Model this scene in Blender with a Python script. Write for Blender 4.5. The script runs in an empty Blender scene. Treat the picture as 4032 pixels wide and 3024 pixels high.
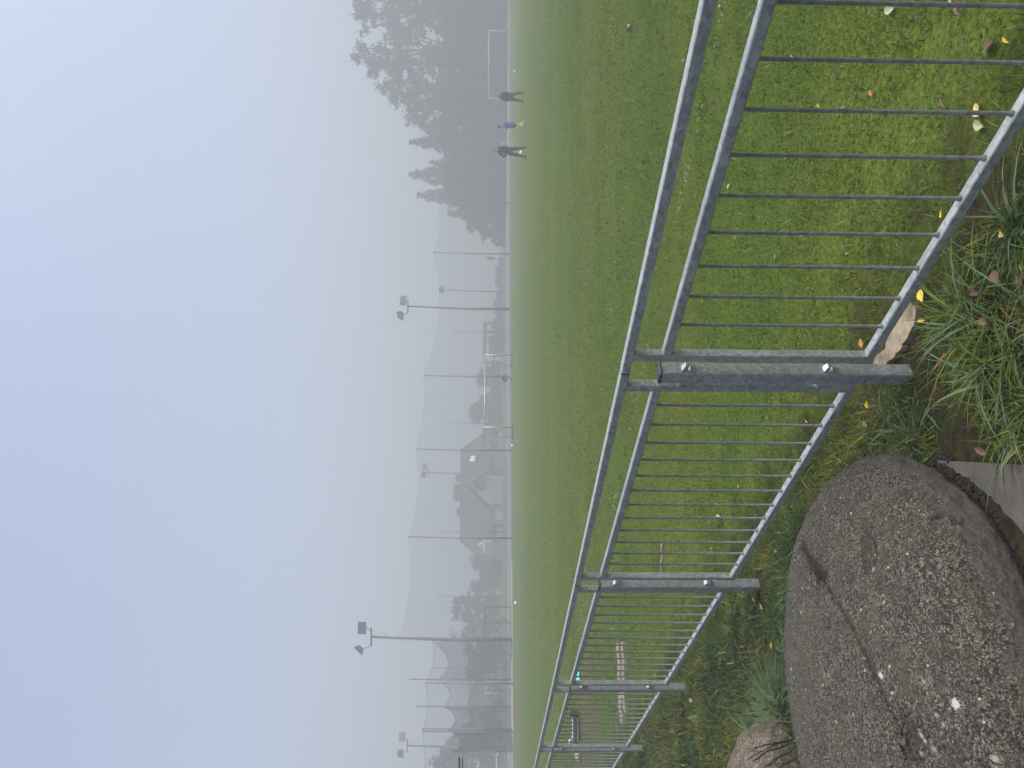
import bpy, bmesh, math, random
import numpy as np
from mathutils import Vector, Matrix, noise as mnoise
from mathutils.bvhtree import BVHTree

R = math.radians
rng = np.random.default_rng(7)
random.seed(7)
SC = bpy.context.scene
COL = SC.collection

# ------------------------------------------------------------------ camera model (photo is 4032x3024, lying on its side)
F = 3028.0; CH = 1.6; PITCH = 0.0231; ROLL = 0.0065
fwd = np.array([0, math.cos(PITCH), -math.sin(PITCH)])
_r0 = np.array([1.0, 0, 0]); _d0 = np.cross(fwd, _r0)
right = math.cos(ROLL) * _r0 - math.sin(ROLL) * _d0
down = math.sin(ROLL) * _r0 + math.cos(ROLL) * _d0
EYE = np.array([0, 0, CH])

def ray(px, py):
    return fwd + (3024 - py - 1512) / F * right + (px - 2016) / F * down
def gp(px, py, z=0.0):
    r = ray(px, py); return EYE + r * ((z - CH) / r[2])
def at(px, py, Y):
    r = ray(px, py); return EYE + r * (Y / r[1])

cam = bpy.data.cameras.new('camera'); camo = bpy.data.objects.new('camera', cam); COL.objects.link(camo)
cam.sensor_fit = 'HORIZONTAL'; cam.sensor_width = 36; cam.lens = F / 4032 * 36
cam.clip_start = 0.05; cam.clip_end = 3000
M = Matrix.Identity(4)
for i in range(3):
    M[i][0] = down[i]; M[i][1] = right[i]; M[i][2] = -fwd[i]; M[i][3] = EYE[i]
camo.matrix_world = M
SC.camera = camo

# ------------------------------------------------------------------ fence line
FA = R(37.2)
P0 = np.array([0.0411, 2.9139, 0.0])            # front corner of the first post, on the ground
FD = np.array([-math.sin(FA), math.cos(FA), 0])  # along the fence, away from the camera
FN = np.array([-math.cos(FA), -math.sin(FA), 0]) # towards the camera's side
FROT = math.atan2(FD[1], FD[0])
PC = P0 - FN * 0.030                             # centre plane of the fence

# ------------------------------------------------------------------ numpy noise
def _hash(ix, iy, seed):
    h = (ix.astype(np.int64) * 374761393 + iy.astype(np.int64) * 668265263 + seed * 144665) & 0xffffffff
    h = ((h ^ (h >> 13)) * 1274126177) & 0xffffffff
    return ((h ^ (h >> 16)) & 0xffff) / 65535.0
def vnoise(x, y, seed=0):
    x = np.asarray(x, float); y = np.asarray(y, float)
    ix = np.floor(x); iy = np.floor(y); fx = x - ix; fy = y - iy
    fx = fx * fx * (3 - 2 * fx); fy = fy * fy * (3 - 2 * fy)
    a = _hash(ix, iy, seed); b = _hash(ix + 1, iy, seed); c = _hash(ix, iy + 1, seed); d = _hash(ix + 1, iy + 1, seed)
    return (a * (1 - fx) + b * fx) * (1 - fy) + (c * (1 - fx) + d * fx) * fy
def fbm(x, y, seed=0, o=4):
    s = 0; a = 0.5
    for i in range(o):
        s = s + a * vnoise(np.asarray(x) * 2 ** i, np.asarray(y) * 2 ** i, seed + i * 17); a *= 0.5
    return s / (1 - 0.5 ** o)
def fence_q(x, y):
    return (np.asarray(x) - P0[0]) * FN[0] + (np.asarray(y) - P0[1]) * FN[1]
def ground_h(x, y):
    x = np.asarray(x, float); y = np.asarray(y, float)
    r = np.hypot(x, y)
    q = fence_q(x, y)
    near = np.clip(1 - (r - 8) / 10, 0, 1)
    verge = np.clip((q + 0.2) / 0.5, 0, 1)
    h = (fbm(x * 1.3, y * 1.3, 3) - 0.5) * (0.02 + 0.05 * verge) * near
    h = h + (fbm(x * 7, y * 7, 9) - 0.5) * (0.012 + 0.02 * verge) * near
    return h

# ------------------------------------------------------------------ material helpers
def mat(name):
    m = bpy.data.materials.new(name); m.use_nodes = True
    nt = m.node_tree; b = nt.nodes['Principled BSDF']
    return m, nt, b
def N(nt, typ, **kw):
    n = nt.nodes.new(typ)
    for k, v in kw.items():
        if k == 'inp':
            for kk, vv in v.items(): n.inputs[kk].default_value = vv
        else: setattr(n, k, v)
    return n
def ramp(nt, stops, fac=None, interp='LINEAR'):
    n = nt.nodes.new('ShaderNodeValToRGB'); cr = n.color_ramp; cr.interpolation = interp
    while len(cr.elements) < len(stops): cr.elements.new(0.5)
    for e, (p, c) in zip(cr.elements, stops):
        e.position = p; e.color = (c[0], c[1], c[2], 1) if not isinstance(c, (int, float)) else (c, c, c, 1)
    if fac is not None: nt.links.new(fac, n.inputs[0])
    return n
def mixc(nt, fac, a, b, mode='MIX'):
    n = nt.nodes.new('ShaderNodeMix'); n.data_type = 'RGBA'; n.blend_type = mode
    for k, s, v in ((0, n.inputs[0], fac), (6, n.inputs[6], a), (7, n.inputs[7], b)):
        if hasattr(v, 'links'): nt.links.new(v, s)
        elif isinstance(v, (int, float)): s.default_value = v if k == 0 else (v, v, v, 1)
        else: s.default_value = (v[0], v[1], v[2], 1)
    return n.outputs[2]
def coords(nt, kind='Object'):
    return N(nt, 'ShaderNodeTexCoord').outputs[kind]
def noise_tex(nt, vec, scale, detail=4, rough=0.55, dist=0.0):
    n = N(nt, 'ShaderNodeTexNoise', inp={'Scale': scale, 'Detail': detail, 'Roughness': rough, 'Distortion': dist})
    nt.links.new(vec, n.inputs['Vector']); return n.outputs['Fac']
def bump(nt, h, strength, dist, b, normal=None):
    n = N(nt, 'ShaderNodeBump', inp={'Strength': strength, 'Distance': dist})
    nt.links.new(h, n.inputs['Height'])
    if normal is not None: nt.links.new(normal, n.inputs['Normal'])
    if b is not None: nt.links.new(n.outputs[0], b.inputs['Normal'])
    return n.outputs[0]
def spec(b, v):
    b.inputs['Specular IOR Level'].default_value = v

def simple(name, c, rough=0.7, metal=0.0, var=0.12, scale=6.0, sp=0.4, bmp=0.0):
    m, nt, b = mat(name)
    f = noise_tex(nt, coords(nt), scale, 5, 0.6)
    lo = [max(0, x * (1 - var * 1.6)) for x in c]; hi = [min(1, x * (1 + var * 1.6)) for x in c]
    nt.links.new(ramp(nt, [(0.3, lo), (0.7, hi)], f).outputs[0], b.inputs['Base Color'])
    b.inputs['Roughness'].default_value = rough; b.inputs['Metallic'].default_value = metal; spec(b, sp)
    if bmp: bump(nt, f, bmp, 0.01, b)
    return m

def galv(name, dark=1.0):
    m, nt, b = mat(name)
    co = coords(nt)
    mp = N(nt, 'ShaderNodeMapping'); mp.inputs['Scale'].default_value = (1, 1.7, 1.3); nt.links.new(co, mp.inputs[0])
    v = N(nt, 'ShaderNodeTexVoronoi', inp={'Scale': 55.0, 'Randomness': 1.0}); v.distance = 'EUCLIDEAN'
    wob = N(nt, 'ShaderNodeTexNoise', inp={'Scale': 40.0, 'Detail': 2.0}); nt.links.new(co, wob.inputs['Vector'])
    add = N(nt, 'ShaderNodeMix', data_type='VECTOR'); add.inputs[0].default_value = 0.035
    nt.links.new(mp.outputs[0], add.inputs[4]); nt.links.new(wob.outputs['Color'], add.inputs[5])
    nt.links.new(add.outputs[1], v.inputs['Vector'])
    sep = N(nt, 'ShaderNodeSeparateColor'); nt.links.new(v.outputs['Color'], sep.inputs[0])
    big = noise_tex(nt, co, 9, 4, 0.6)
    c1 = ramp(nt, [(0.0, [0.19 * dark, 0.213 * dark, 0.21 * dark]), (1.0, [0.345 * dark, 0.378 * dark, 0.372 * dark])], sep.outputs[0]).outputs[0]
    c2 = mixc(nt, big, (0.62, 0.64, 0.66), (1.15, 1.16, 1.15))
    nt.links.new(mixc(nt, 1.0, c1, c2, 'MULTIPLY'), b.inputs['Base Color'])
    b.inputs['Metallic'].default_value = 0.08; b.inputs['Coat Weight'].default_value = 0.9; b.inputs['Coat Roughness'].default_value = 0.16; b.inputs['Coat IOR'].default_value = 1.65
    rr = ramp(nt, [(0, 0.42), (1, 0.62)], sep.outputs[1]); nt.links.new(rr.outputs[0], b.inputs['Roughness'])
    drops = N(nt, 'ShaderNodeTexVoronoi', inp={'Scale': 260.0}); nt.links.new(co, drops.inputs['Vector'])
    dr = ramp(nt, [(0.0, 1.0), (0.28, 0.0)], drops.outputs['Distance'])
    bump(nt, dr.outputs[0], 0.10, 0.002, b)
    return m

def attr_mat(name, rough=0.6, sp=0.25, trans=0.0, ior=1.45):
    m, nt, b = mat(name)
    a = N(nt, 'ShaderNodeAttribute', attribute_name='tint')
    nt.links.new(a.outputs['Color'], b.inputs['Base Color'])
    b.inputs['Roughness'].default_value = rough; spec(b, sp); b.inputs['IOR'].default_value = ior
    if trans:
        t = N(nt, 'ShaderNodeBsdfTranslucent'); nt.links.new(a.outputs['Color'], t.inputs['Color'])
        mx = N(nt, 'ShaderNodeMixShader'); mx.inputs[0].default_value = trans
        nt.links.new(b.outputs[0], mx.inputs[1]); nt.links.new(t.outputs[0], mx.inputs[2])
        nt.links.new(mx.outputs[0], nt.nodes['Material Output'].inputs['Surface'])
    return m

# ------------------------------------------------------------------ mesh builder
class MB:
    def __init__(s): s.v = []; s.f = []
    def add(s, vs, fs):
        o = len(s.v); s.v += [tuple(map(float, p)) for p in vs]; s.f += [tuple(i + o for i in q) for q in fs]; return s
    def box(s, x0, x1, y0, y1, z0, z1):
        return s.add([(x0, y0, z0), (x1, y0, z0), (x1, y1, z0), (x0, y1, z0), (x0, y0, z1), (x1, y0, z1), (x1, y1, z1), (x0, y1, z1)],
                     [(3, 2, 1, 0), (4, 5, 6, 7), (0, 1, 5, 4), (1, 2, 6, 5), (2, 3, 7, 6), (3, 0, 4, 7)])
    def tube(s, pts, rad, n=8, cap=True, up=None, prof=None):
        pts = [Vector(p) for p in pts]
        if isinstance(rad, (int, float)): rad = [rad] * len(pts)
        rings = []; ref = None
        for i, p in enumerate(pts):
            t = (pts[min(i + 1, len(pts) - 1)] - pts[max(i - 1, 0)])
            if t.length < 1e-9: t = Vector((0, 0, 1))
            t.normalize()
            if ref is None:
                ref = Vector(up) if up else (Vector((0, 0, 1)) if abs(t.z) < 0.9 else Vector((1, 0, 0)))
            a = ref - t * ref.dot(t)
            if a.length < 1e-6: a = t.orthogonal()
            a.normalize(); b = t.cross(a)
            ref = a
            if prof: ring = [p + a * (q[1] * rad[i]) + b * (q[0] * rad[i]) for q in prof]
            else: ring = [p + (a * math.cos(2 * math.pi * k / n) + b * math.sin(2 * math.pi * k / n)) * rad[i] for k in range(n)]
            rings.append(ring)
        m = len(rings[0]); vs = [q for r_ in rings for q in r_]; fs = []
        for i in range(len(rings) - 1):
            for k in range(m):
                fs.append((i * m + k, i * m + (k + 1) % m, (i + 1) * m + (k + 1) % m, (i + 1) * m + k))
        if cap:
            fs.append(tuple(range(m - 1, -1, -1))); o = (len(rings) - 1) * m; fs.append(tuple(o + k for k in range(m)))
        return s.add(vs, fs)
    def bar(s, p0, p1, w, h, ch=0.003, up=(0, 0, 1)):      # rectangular hollow section with softened edges
        a, b = w / 2, h / 2
        prof = [(a, b - ch), (a - ch, b), (-a + ch, b), (-a, b - ch), (-a, -b + ch), (-a + ch, -b), (a - ch, -b), (a, -b + ch)]
        return s.tube([p0, p1], 1.0, prof=prof, up=up)
    def ell(s, c, r, nu=12, nv=8, rot=None):
        vs = []; fs = []
        for j in range(nv + 1):
            ph = math.pi * j / nv
            for i in range(nu):
                th = 2 * math.pi * i / nu
                p = Vector((r[0] * math.sin(ph) * math.cos(th), r[1] * math.sin(ph) * math.sin(th), r[2] * math.cos(ph)))
                if rot: p = rot @ p
                vs.append(Vector(c) + p)
        for j in range(nv):
            for i in range(nu): fs.append((j * nu + i, (j + 1) * nu + i, (j + 1) * nu + (i + 1) % nu, j * nu + (i + 1) % nu))
        return s.add(vs, fs)
    def prism(s, poly, off):            # polygon (list of 3D points) extruded by vector off
        n = len(poly); off = Vector(off); a = [Vector(p) for p in poly]; b = [p + off for p in a]
        fs = [tuple(range(n - 1, -1, -1)), tuple(range(n, 2 * n))] + [(i, (i + 1) % n, (i + 1) % n + n, i + n) for i in range(n)]
        return s.add(a + b, fs)
    def shift(s, d):
        s.v = [(p[0] + d[0], p[1] + d[1], p[2] + d[2]) for p in s.v]; return s

def link(name, me, m, parent=None, smooth=False):
    o = bpy.data.objects.new(name, me); COL.objects.link(o)
    if m: me.materials.append(m)
    if parent: o.parent = parent
    if smooth: me.polygons.foreach_set('use_smooth', [True] * len(me.polygons))
    return o
def obj(name, mb, m, parent=None, smooth=False, fix=True):
    me = bpy.data.meshes.new(name); me.from_pydata(mb.v, [], mb.f)
    if fix:
        bm = bmesh.new(); bm.from_mesh(me); bmesh.ops.recalc_face_normals(bm, faces=bm.faces); bm.to_mesh(me); bm.free()
    me.update(); return link(name, me, m, parent, smooth)
def tag(o, label=None, cat=None, group=None, kind=None):
    if label: o['label'] = label
    if cat: o['category'] = cat
    if group: o['group'] = group
    if kind: o['kind'] = kind
    return o
def thing(name, label, cat, loc=(0, 0, 0), rotz=0.0, group=None):
    o = bpy.data.objects.new(name, None); COL.objects.link(o)
    o.empty_display_size = 0.2; o.location = loc; o.rotation_euler = (0, 0, rotz)
    return tag(o, label, cat, group)
def np_mesh(name, V, Q, m, tint=None, parent=None, k=4):
    """V (n,3), Q (f,k) -> mesh object quickly"""
    me = bpy.data.meshes.new(name)
    me.vertices.add(len(V)); me.vertices.foreach_set('co', np.ascontiguousarray(V, np.float32).ravel())
    me.loops.add(Q.size); me.loops.foreach_set('vertex_index', np.ascontiguousarray(Q, np.int32).ravel())
    me.polygons.add(len(Q)); me.polygons.foreach_set('loop_start', np.arange(0, Q.size, k, dtype=np.int32))
    me.update(calc_edges=True)
    if tint is not None:
        a = me.color_attributes.new('tint', 'FLOAT_COLOR', 'POINT')
        c = np.ones((len(V), 4), np.float32); c[:, :3] = tint; a.data.foreach_set('color', c.ravel())
    return link(name, me, m, parent)

# ------------------------------------------------------------------ light, sky, haze
SUN_EL = R(62); SUN_AZ = R(100)
sd = Vector((math.sin(SUN_AZ) * math.cos(SUN_EL), math.cos(SUN_AZ) * math.cos(SUN_EL), math.sin(SUN_EL)))
w = bpy.data.worlds.new('World'); SC.world = w; w.use_nodes = True
wn = w.node_tree
sky = wn.nodes.new('ShaderNodeTexSky'); sky.sky_type = 'NISHITA'; sky.sun_disc = False
sky.sun_elevation = SUN_EL; sky.sun_rotation = SUN_AZ
sky.air_density = 0.62; sky.dust_density = 4.8; sky.ozone_density = 0.15
bg = wn.nodes['Background']; bg.inputs['Strength'].default_value = 0.142
wn.links.new(sky.outputs[0], bg.inputs['Color'])
sl = bpy.data.lights.new('sun', 'SUN'); sl.energy = 1.5; sl.angle = R(60); sl.color = (1.0, 0.965, 0.92)
so = bpy.data.objects.new('sun', sl); COL.objects.link(so); so.rotation_euler = sd.to_track_quat('Z', 'Y').to_euler()
SC.view_settings.view_transform = 'Standard'; SC.view_settings.look = 'None'
SC.view_settings.exposure = 1.3; SC.view_settings.gamma = 1.0
SC.cycles.volume_bounces = 1; SC.cycles.max_bounces = 8; SC.cycles.transparent_max_bounces = 24
SC.cycles.use_denoising = True

hz = obj('haze', MB().box(-420, 420, -160, 520, -1.2, 42), None)
tag(hz, kind='stuff')
hm = bpy.data.materials.new('haze'); hm.use_nodes = True; hn = hm.node_tree; hn.nodes.clear()
ho = hn.nodes.new('ShaderNodeOutputMaterial'); hv = hn.nodes.new('ShaderNodeVolumePrincipled')
hv.inputs['Color'].default_value = (0.55, 0.60, 0.65, 1); hv.inputs['Density'].default_value = 0.0093
hv.inputs['Anisotropy'].default_value = 0.1
hn.links.new(hv.outputs[0], ho.inputs['Volume']); hz.data.materials.append(hm)

# ------------------------------------------------------------------ materials
M_GALV = galv('galvanised_steel'); M_GALV2 = galv('galvanised_post', 0.95)
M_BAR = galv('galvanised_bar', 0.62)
M_BRIGHT = simple('bright_zinc', (0.44, 0.46, 0.47), 0.35, 0.6, 0.1, 60)
M_BLACK = simple('black_plastic', (0.018, 0.018, 0.02), 0.45, 0, 0.2, 30)
M_GRASS = attr_mat("grass_blades", 0.7, 0.1, 0.3, 1.10)
M_VERGE = attr_mat('verge_blades', 0.42, 0.3, 0.18, 1.25)
M_LEAFT = attr_mat('tree_foliage', 0.7, 0.15, 0.2)
M_BARK = simple('bark', (0.045, 0.04, 0.035), 0.9, 0, 0.3, 3)
M_POLE = simple('grey_paint', (0.10, 0.11, 0.13), 0.6, 0.2, 0.1, 2)
M_DARKPOLE = simple('dark_grey_paint', (0.06, 0.065, 0.08), 0.6, 0.2, 0.1, 2)
M_WHITE = simple('white_paint', (0.78, 0.79, 0.80), 0.5, 0, 0.05, 3)
M_NET = simple('net_cord', (0.035, 0.035, 0.045), 0.8, 0, 0.1, 4)

def ground_material():
    m, nt, b = mat('turf_soil')
    geo = N(nt, 'ShaderNodeNewGeometry'); pos = geo.outputs['Position']
    def dot(v, o=0.0):
        d = N(nt, 'ShaderNodeVectorMath', operation='DOT_PRODUCT'); nt.links.new(pos, d.inputs[0]); d.inputs[1].default_value = v
        a = N(nt, 'ShaderNodeMath', operation='ADD'); nt.links.new(d.outputs['Value'], a.inputs[0]); a.inputs[1].default_value = o; return a.outputs[0]
    q = dot(tuple(FN), -float(FN @ P0))
    big = noise_tex(nt, pos, 0.16, 4, 0.6); mid = noise_tex(nt, pos, 1.1, 5, 0.65); fine = noise_tex(nt, pos, 38, 3, 0.7)
    st = N(nt, 'ShaderNodeMapping'); st.inputs['Rotation'].default_value = (0, 0, R(-8)); st.inputs['Scale'].default_value = (0.05, 0.42, 0.2)
    nt.links.new(pos, st.inputs[0]); band = noise_tex(nt, st.outputs[0], 1.0, 3, 0.6)
    turf = ramp(nt, [(0.25, (0.050, 0.088, 0.014)), (0.5, (0.066, 0.106, 0.016)), (0.75, (0.092, 0.120, 0.020))], mid).outputs[0]
    turf = mixc(nt, ramp(nt, [(0.42, 0.0), (0.62, 1.0)], band).outputs[0], turf, (0.100, 0.118, 0.022))
    turf = mixc(nt, ramp(nt, [(0.35, 0.0), (0.7, 0.75)], big).outputs[0], turf, (0.060, 0.102, 0.018))
    turf = mixc(nt, 1.0, turf, ramp(nt, [(0.3, 0.45), (0.7, 1.35)], fine).outputs[0], 'MULTIPLY')
    soil = ramp(nt, [(0.3, (0.011, 0.009, 0.006)), (0.55, (0.030, 0.023, 0.015)), (0.8, (0.062, 0.048, 0.034))], noise_tex(nt, pos, 22, 5, 0.7)).outputs[0]
    soil = mixc(nt, ramp(nt, [(0.42, 0.0), (0.6, 0.8)], noise_tex(nt, pos, 6, 4, 0.6)).outputs[0], soil, (0.024, 0.031, 0.008))
    vf = ramp(nt, [(0.0, 0.0), (1.0, 1.0)], None)
    mr = N(nt, 'ShaderNodeMapRange'); mr.inputs[1].default_value = -0.75; mr.inputs[2].default_value = -0.15
    qn = N(nt, 'ShaderNodeMath', operation='MULTIPLY_ADD'); nt.links.new(noise_tex(nt, pos, 3.5, 4, 0.6), qn.inputs[0]); qn.inputs[1].default_value = 1.6; nt.links.new(q, qn.inputs[2])
    qs = N(nt, 'ShaderNodeMath', operation='SUBTRACT'); nt.links.new(qn.outputs[0], qs.inputs[0]); qs.inputs[1].default_value = 0.8
    nt.links.new(qs.outputs[0], mr.inputs[0])
    col = mixc(nt, mr.outputs[0], turf, soil)
    # bare, trodden ground far left on the pitch
    c0 = gp(2318, 2960)
    dv = N(nt, 'ShaderNodeVectorMath', operation='SUBTRACT'); nt.links.new(pos, dv.inputs[0]); dv.inputs[1].default_value = tuple(c0)
    ds = N(nt, 'ShaderNodeVectorMath', operation='MULTIPLY'); nt.links.new(dv.outputs[0], ds.inputs[0]); ds.inputs[1].default_value = (0.42, 0.75, 0)
    dl = N(nt, 'ShaderNodeVectorMath', operation='LENGTH'); nt.links.new(ds.outputs[0], dl.inputs[0])
    an = N(nt, 'ShaderNodeMath', operation='MULTIPLY_ADD'); nt.links.new(mid, an.inputs[0]); an.inputs[1].default_value = -1.0; nt.links.new(dl.outputs['Value'], an.inputs[2])
    mm = ramp(nt, [(0.05, 0.85), (0.85, 0.0)], an.outputs[0]).outputs[0]
    col = mixc(nt, mm, col, ramp(nt, [(0.3, (0.060, 0.058, 0.026)), (0.7, (0.100, 0.088, 0.050))], fine).outputs[0])
    nt.links.new(col, b.inputs['Base Color']); b.inputs['Roughness'].default_value = 0.95; spec(b, 0.1); b.inputs['IOR'].default_value = 1.15
    bump(nt, fine, 0.7, 0.03, b)
    return m

# ------------------------------------------------------------------ ground sheet
def build_ground():
    nr, nth = 190, 300
    rad = np.concatenate([[0.0], 0.25 * (900 / 0.25) ** (np.linspace(0, 1, nr) ** 1.0)])
    th = np.linspace(0, 2 * np.pi, nth, endpoint=False)
    X = rad[:, None] * np.sin(th)[None]; Y = rad[:, None] * np.cos(th)[None]
    V = np.stack([X, Y, ground_h(X, Y)], -1).reshape(-1, 3)
    i, j = np.meshgrid(np.arange(len(rad) - 1), np.arange(nth), indexing='ij'); j2 = (j + 1) % nth
    Q = np.stack([i * nth + j, i * nth + j2, (i + 1) * nth + j2, (i + 1) * nth + j], -1).reshape(-1, 4)
    o = np_mesh('playing_field', V, Q, ground_material())
    o.data.polygons.foreach_set('use_smooth', [True] * len(o.data.polygons))
    return tag(o, kind='structure')
build_ground()

def sheet(name, poly, z, m):
    mb = MB(); mb.add([(x, y, z) for x, y in poly], [tuple(range(len(poly)))])
    return tag(obj(name, mb, m), kind='structure')
M_TRACK = simple('track_tarmac', (0.13, 0.135, 0.14), 0.85, 0, 0.08, 0.6)
M_CLAY = simple('clay_path', (0.36, 0.25, 0.20), 0.9, 0, 0.12, 0.8)
sheet('running_track', [(-70, 38), (-28, 58.5), (25, 89), (110, 120), (110, 160), (25, 118), (-28, 84), (-70, 62)], 0.006, M_TRACK)
sheet('clay_path', [(-70, 34), (-30, 55.5), (-14, 64.5), (-16, 66.6), (-29, 62.5), (-70, 46)], 0.012, M_CLAY)

# ------------------------------------------------------------------ grass
BOULD = dict(c=(-1.168, 2.769), a=0.931, b=0.809, h=0.336, e1=1.021, e2=0.771, z0=0.052, rot=0.522)
def in_boulder(x, y, k=1.0):
    c, s = math.cos(BOULD['rot']), math.sin(BOULD['rot'])
    dx = x - BOULD['c'][0]; dy = y - BOULD['c'][1]
    u = c * dx + s * dy; v = -s * dx + c * dy
    return (u / BOULD['a']) ** 2 + (v / BOULD['b']) ** 2 < k
ST2 = gp(3190, 3010); ST2 = np.array([-2.23, 4.02])
SLAB = [(-0.262, 2.70), (-0.21, 1.95), (-0.21, 0.9), (-1.6, 0.9), (-1.6, 1.55), (-1.05, 1.84), (-0.60, 2.08), (-0.42, 2.27), (-0.345, 2.40), (-0.30, 2.53), (-0.275, 2.64)]
def in_poly(x, y, poly):
    r = np.zeros(len(x), bool); n = len(poly)
    for i in range(n):
        x0, y0 = poly[i]; x1, y1 = poly[(i + 1) % n]
        c = ((y0 > y) != (y1 > y)) & (x < (x1 - x0) * (y - y0) / (y1 - y0 + 1e-12) + x0)
        r ^= c
    return r
MUD = [(3720, 1610, 0.12), (3640, 1560, 0.09), (3690, 1545, 0.13), (3800, 1500, 0.07), (3600, 1410, 0.10), (3530, 1330, 0.10), (3560, 1250, 0.12), (3625, 980, 0.10), (3640, 900, 0.06), (3590, 640, 0.10), (3920, 1650, 0.10), (3770, 1560, 0.11), (3860, 1620, 0.09),
       (3740, 1180, 0.06), (3905, 1080, 0.09), (3925, 1280, 0.10), (3860, 1240, 0.07), (4010, 1420, 0.1), (3010, 2330, 0.10), (2760, 2700, 0.07), (2700, 2790, 0.06), (2870, 2640, 0.08), (3080, 2060, 0.06),
       (3690, 170, 0.08), (3780, 250, 0.07), (3560, 420, 0.06), (3560, 470, 0.07), (3490, 520, 0.06), (3440, 640, 0.09), (3480, 750, 0.06)]
MUDP = [(*gp(a, b)[:2], r) for a, b, r in MUD]
def mud_mask(x, y):
    m = np.zeros(len(x))
    n = (fbm(x * 9, y * 9, 77) - 0.5) * 0.9
    for cx, cy, r in MUDP:
        d = np.hypot(x - cx, (y - cy)) / r
        m = np.maximum(m, np.clip(1.5 - d + n, 0, 1))
    return m
def frustum_pts(n, y0, y1, margin):
    """uniform random points on the ground inside the view wedge (plus a margin)"""
    k = 1512 / F
    A0 = k * y0 + margin; A1 = k * y1 + margin
    out = []
    y = y0 + (y1 - y0) * rng.random(int(n * 1.9)); a = k * y + margin
    keep = rng.random(len(y)) < a / A1
    y = y[keep][:n]; a = a[keep][:n]
    x = (rng.random(len(y)) * 2 - 1) * a
    return x, y
def blades(x, y, h, wd, lean, curl, col, segs, tipcol=1.25, heading=None):
    n = len(x)
    z = ground_h(x, y)
    hd = rng.random(n) * 2 * np.pi if heading is None else heading
    dx, dy = np.cos(hd), np.sin(hd)
    tw = hd + np.pi / 2 + rng.normal(0, 0.5, n)
    wx, wy = np.cos(tw), np.sin(tw)
    V = np.zeros((n, segs + 1, 2, 3), np.float32); C = np.zeros((n, segs + 1, 2, 3), np.float32)
    for i in range(segs + 1):
        t = i / segs
        hor = h * (lean * t + curl * t * t)
        ver = h * (t - 0.55 * np.minimum(curl, 1.2) * t ** 2.4) * np.sqrt(np.clip(1 - 0.5 * lean ** 2, 0.15, 1))
        ww = wd * (1 - t) ** 0.75 * 0.5 + wd * 0.02
        for s, sg in ((0, -1), (1, 1)):
            V[:, i, s, 0] = x + dx * hor + sg * wx * ww
            V[:, i, s, 1] = y + dy * hor + sg * wy * ww
            V[:, i, s, 2] = z - 0.004 + ver
        C[:, i, :, :] = (col)[:, None, :]
    base = (np.arange(n) * (segs + 1) * 2)[:, None, None]
    seg = (np.arange(segs) * 2)[None, :, None]
    Q = (base + seg + np.array([0, 1, 3, 2])[None, None, :]).reshape(-1, 4)
    return V.reshape(-1, 3), Q, C.reshape(-1, 3)
def join(parts):
    V = []; Q = []; C = []; o = 0
    for v, q, c in parts:
        V.append(v); Q.append(q + o); C.append(c); o += len(v)
    return np.concatenate(V), np.concatenate(Q), np.concatenate(C)
def lerp3(a, b, t):
    return np.asarray(a)[None] * (1 - t[:, None]) + np.asarray(b)[None] * t[:, None]

TL0 = gp(2820, 170)[:2]; TL1 = gp(2600, 1166)[:2]; TLD = (TL1 - TL0) / np.linalg.norm(TL1 - TL0)
def lawn_color(x, y):
    n = len(x)
    p = fbm(x * 0.9 + 3, y * 0.9, 21, 4); p2 = fbm(x * 4, y * 4, 31, 3)
    u = x * math.cos(R(8)) + y * math.sin(R(8)); v = -x * math.sin(R(8)) + y * math.cos(R(8))
    band = fbm(u * 0.12, v * 0.95, 41, 3)
    t = np.clip((0.55 * band + 0.30 * p + 0.15 * p2 - 0.40) / 0.20 + rng.normal(0, 0.16, n), 0, 1)
    c = lerp3((0.045, 0.088, 0.009), (0.116, 0.124, 0.010), t)
    k = np.clip((p2 - 0.42) * 3, 0, 1) * 0.35
    c = c * (1 - k[:, None]) + np.array([0.052, 0.096, 0.026])[None] * k[:, None]
    c = c * np.exp(rng.normal(0, 0.34, n))[:, None]
    dry = rng.random(n) < 0.05
    c[dry] = np.array([0.19, 0.165, 0.085])[None] * np.exp(rng.normal(0, 0.25, dry.sum()))[:, None]
    pale = rng.random(n) < 0.05
    c[pale] = np.array([0.15, 0.22, 0.12])[None] * np.exp(rng.normal(0, 0.25, pale.sum()))[:, None]
    d = np.abs((x - TL0[0]) * -TLD[1] + (y - TL0[1]) * TLD[0])
    al = (x - TL0[0]) * TLD[0] + (y - TL0[1]) * TLD[1]
    wl = (d < 0.045) & (rng.random(n) < 0.42 * np.clip(fbm(al * 2.2, al * 0 + 5, 61, 3) * 3.2 - 1.2, 0, 1))
    c[wl] = np.array([0.42, 0.45, 0.36])[None] * np.exp(rng.normal(0, 0.2, wl.sum()))[:, None]
    return c
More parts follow.
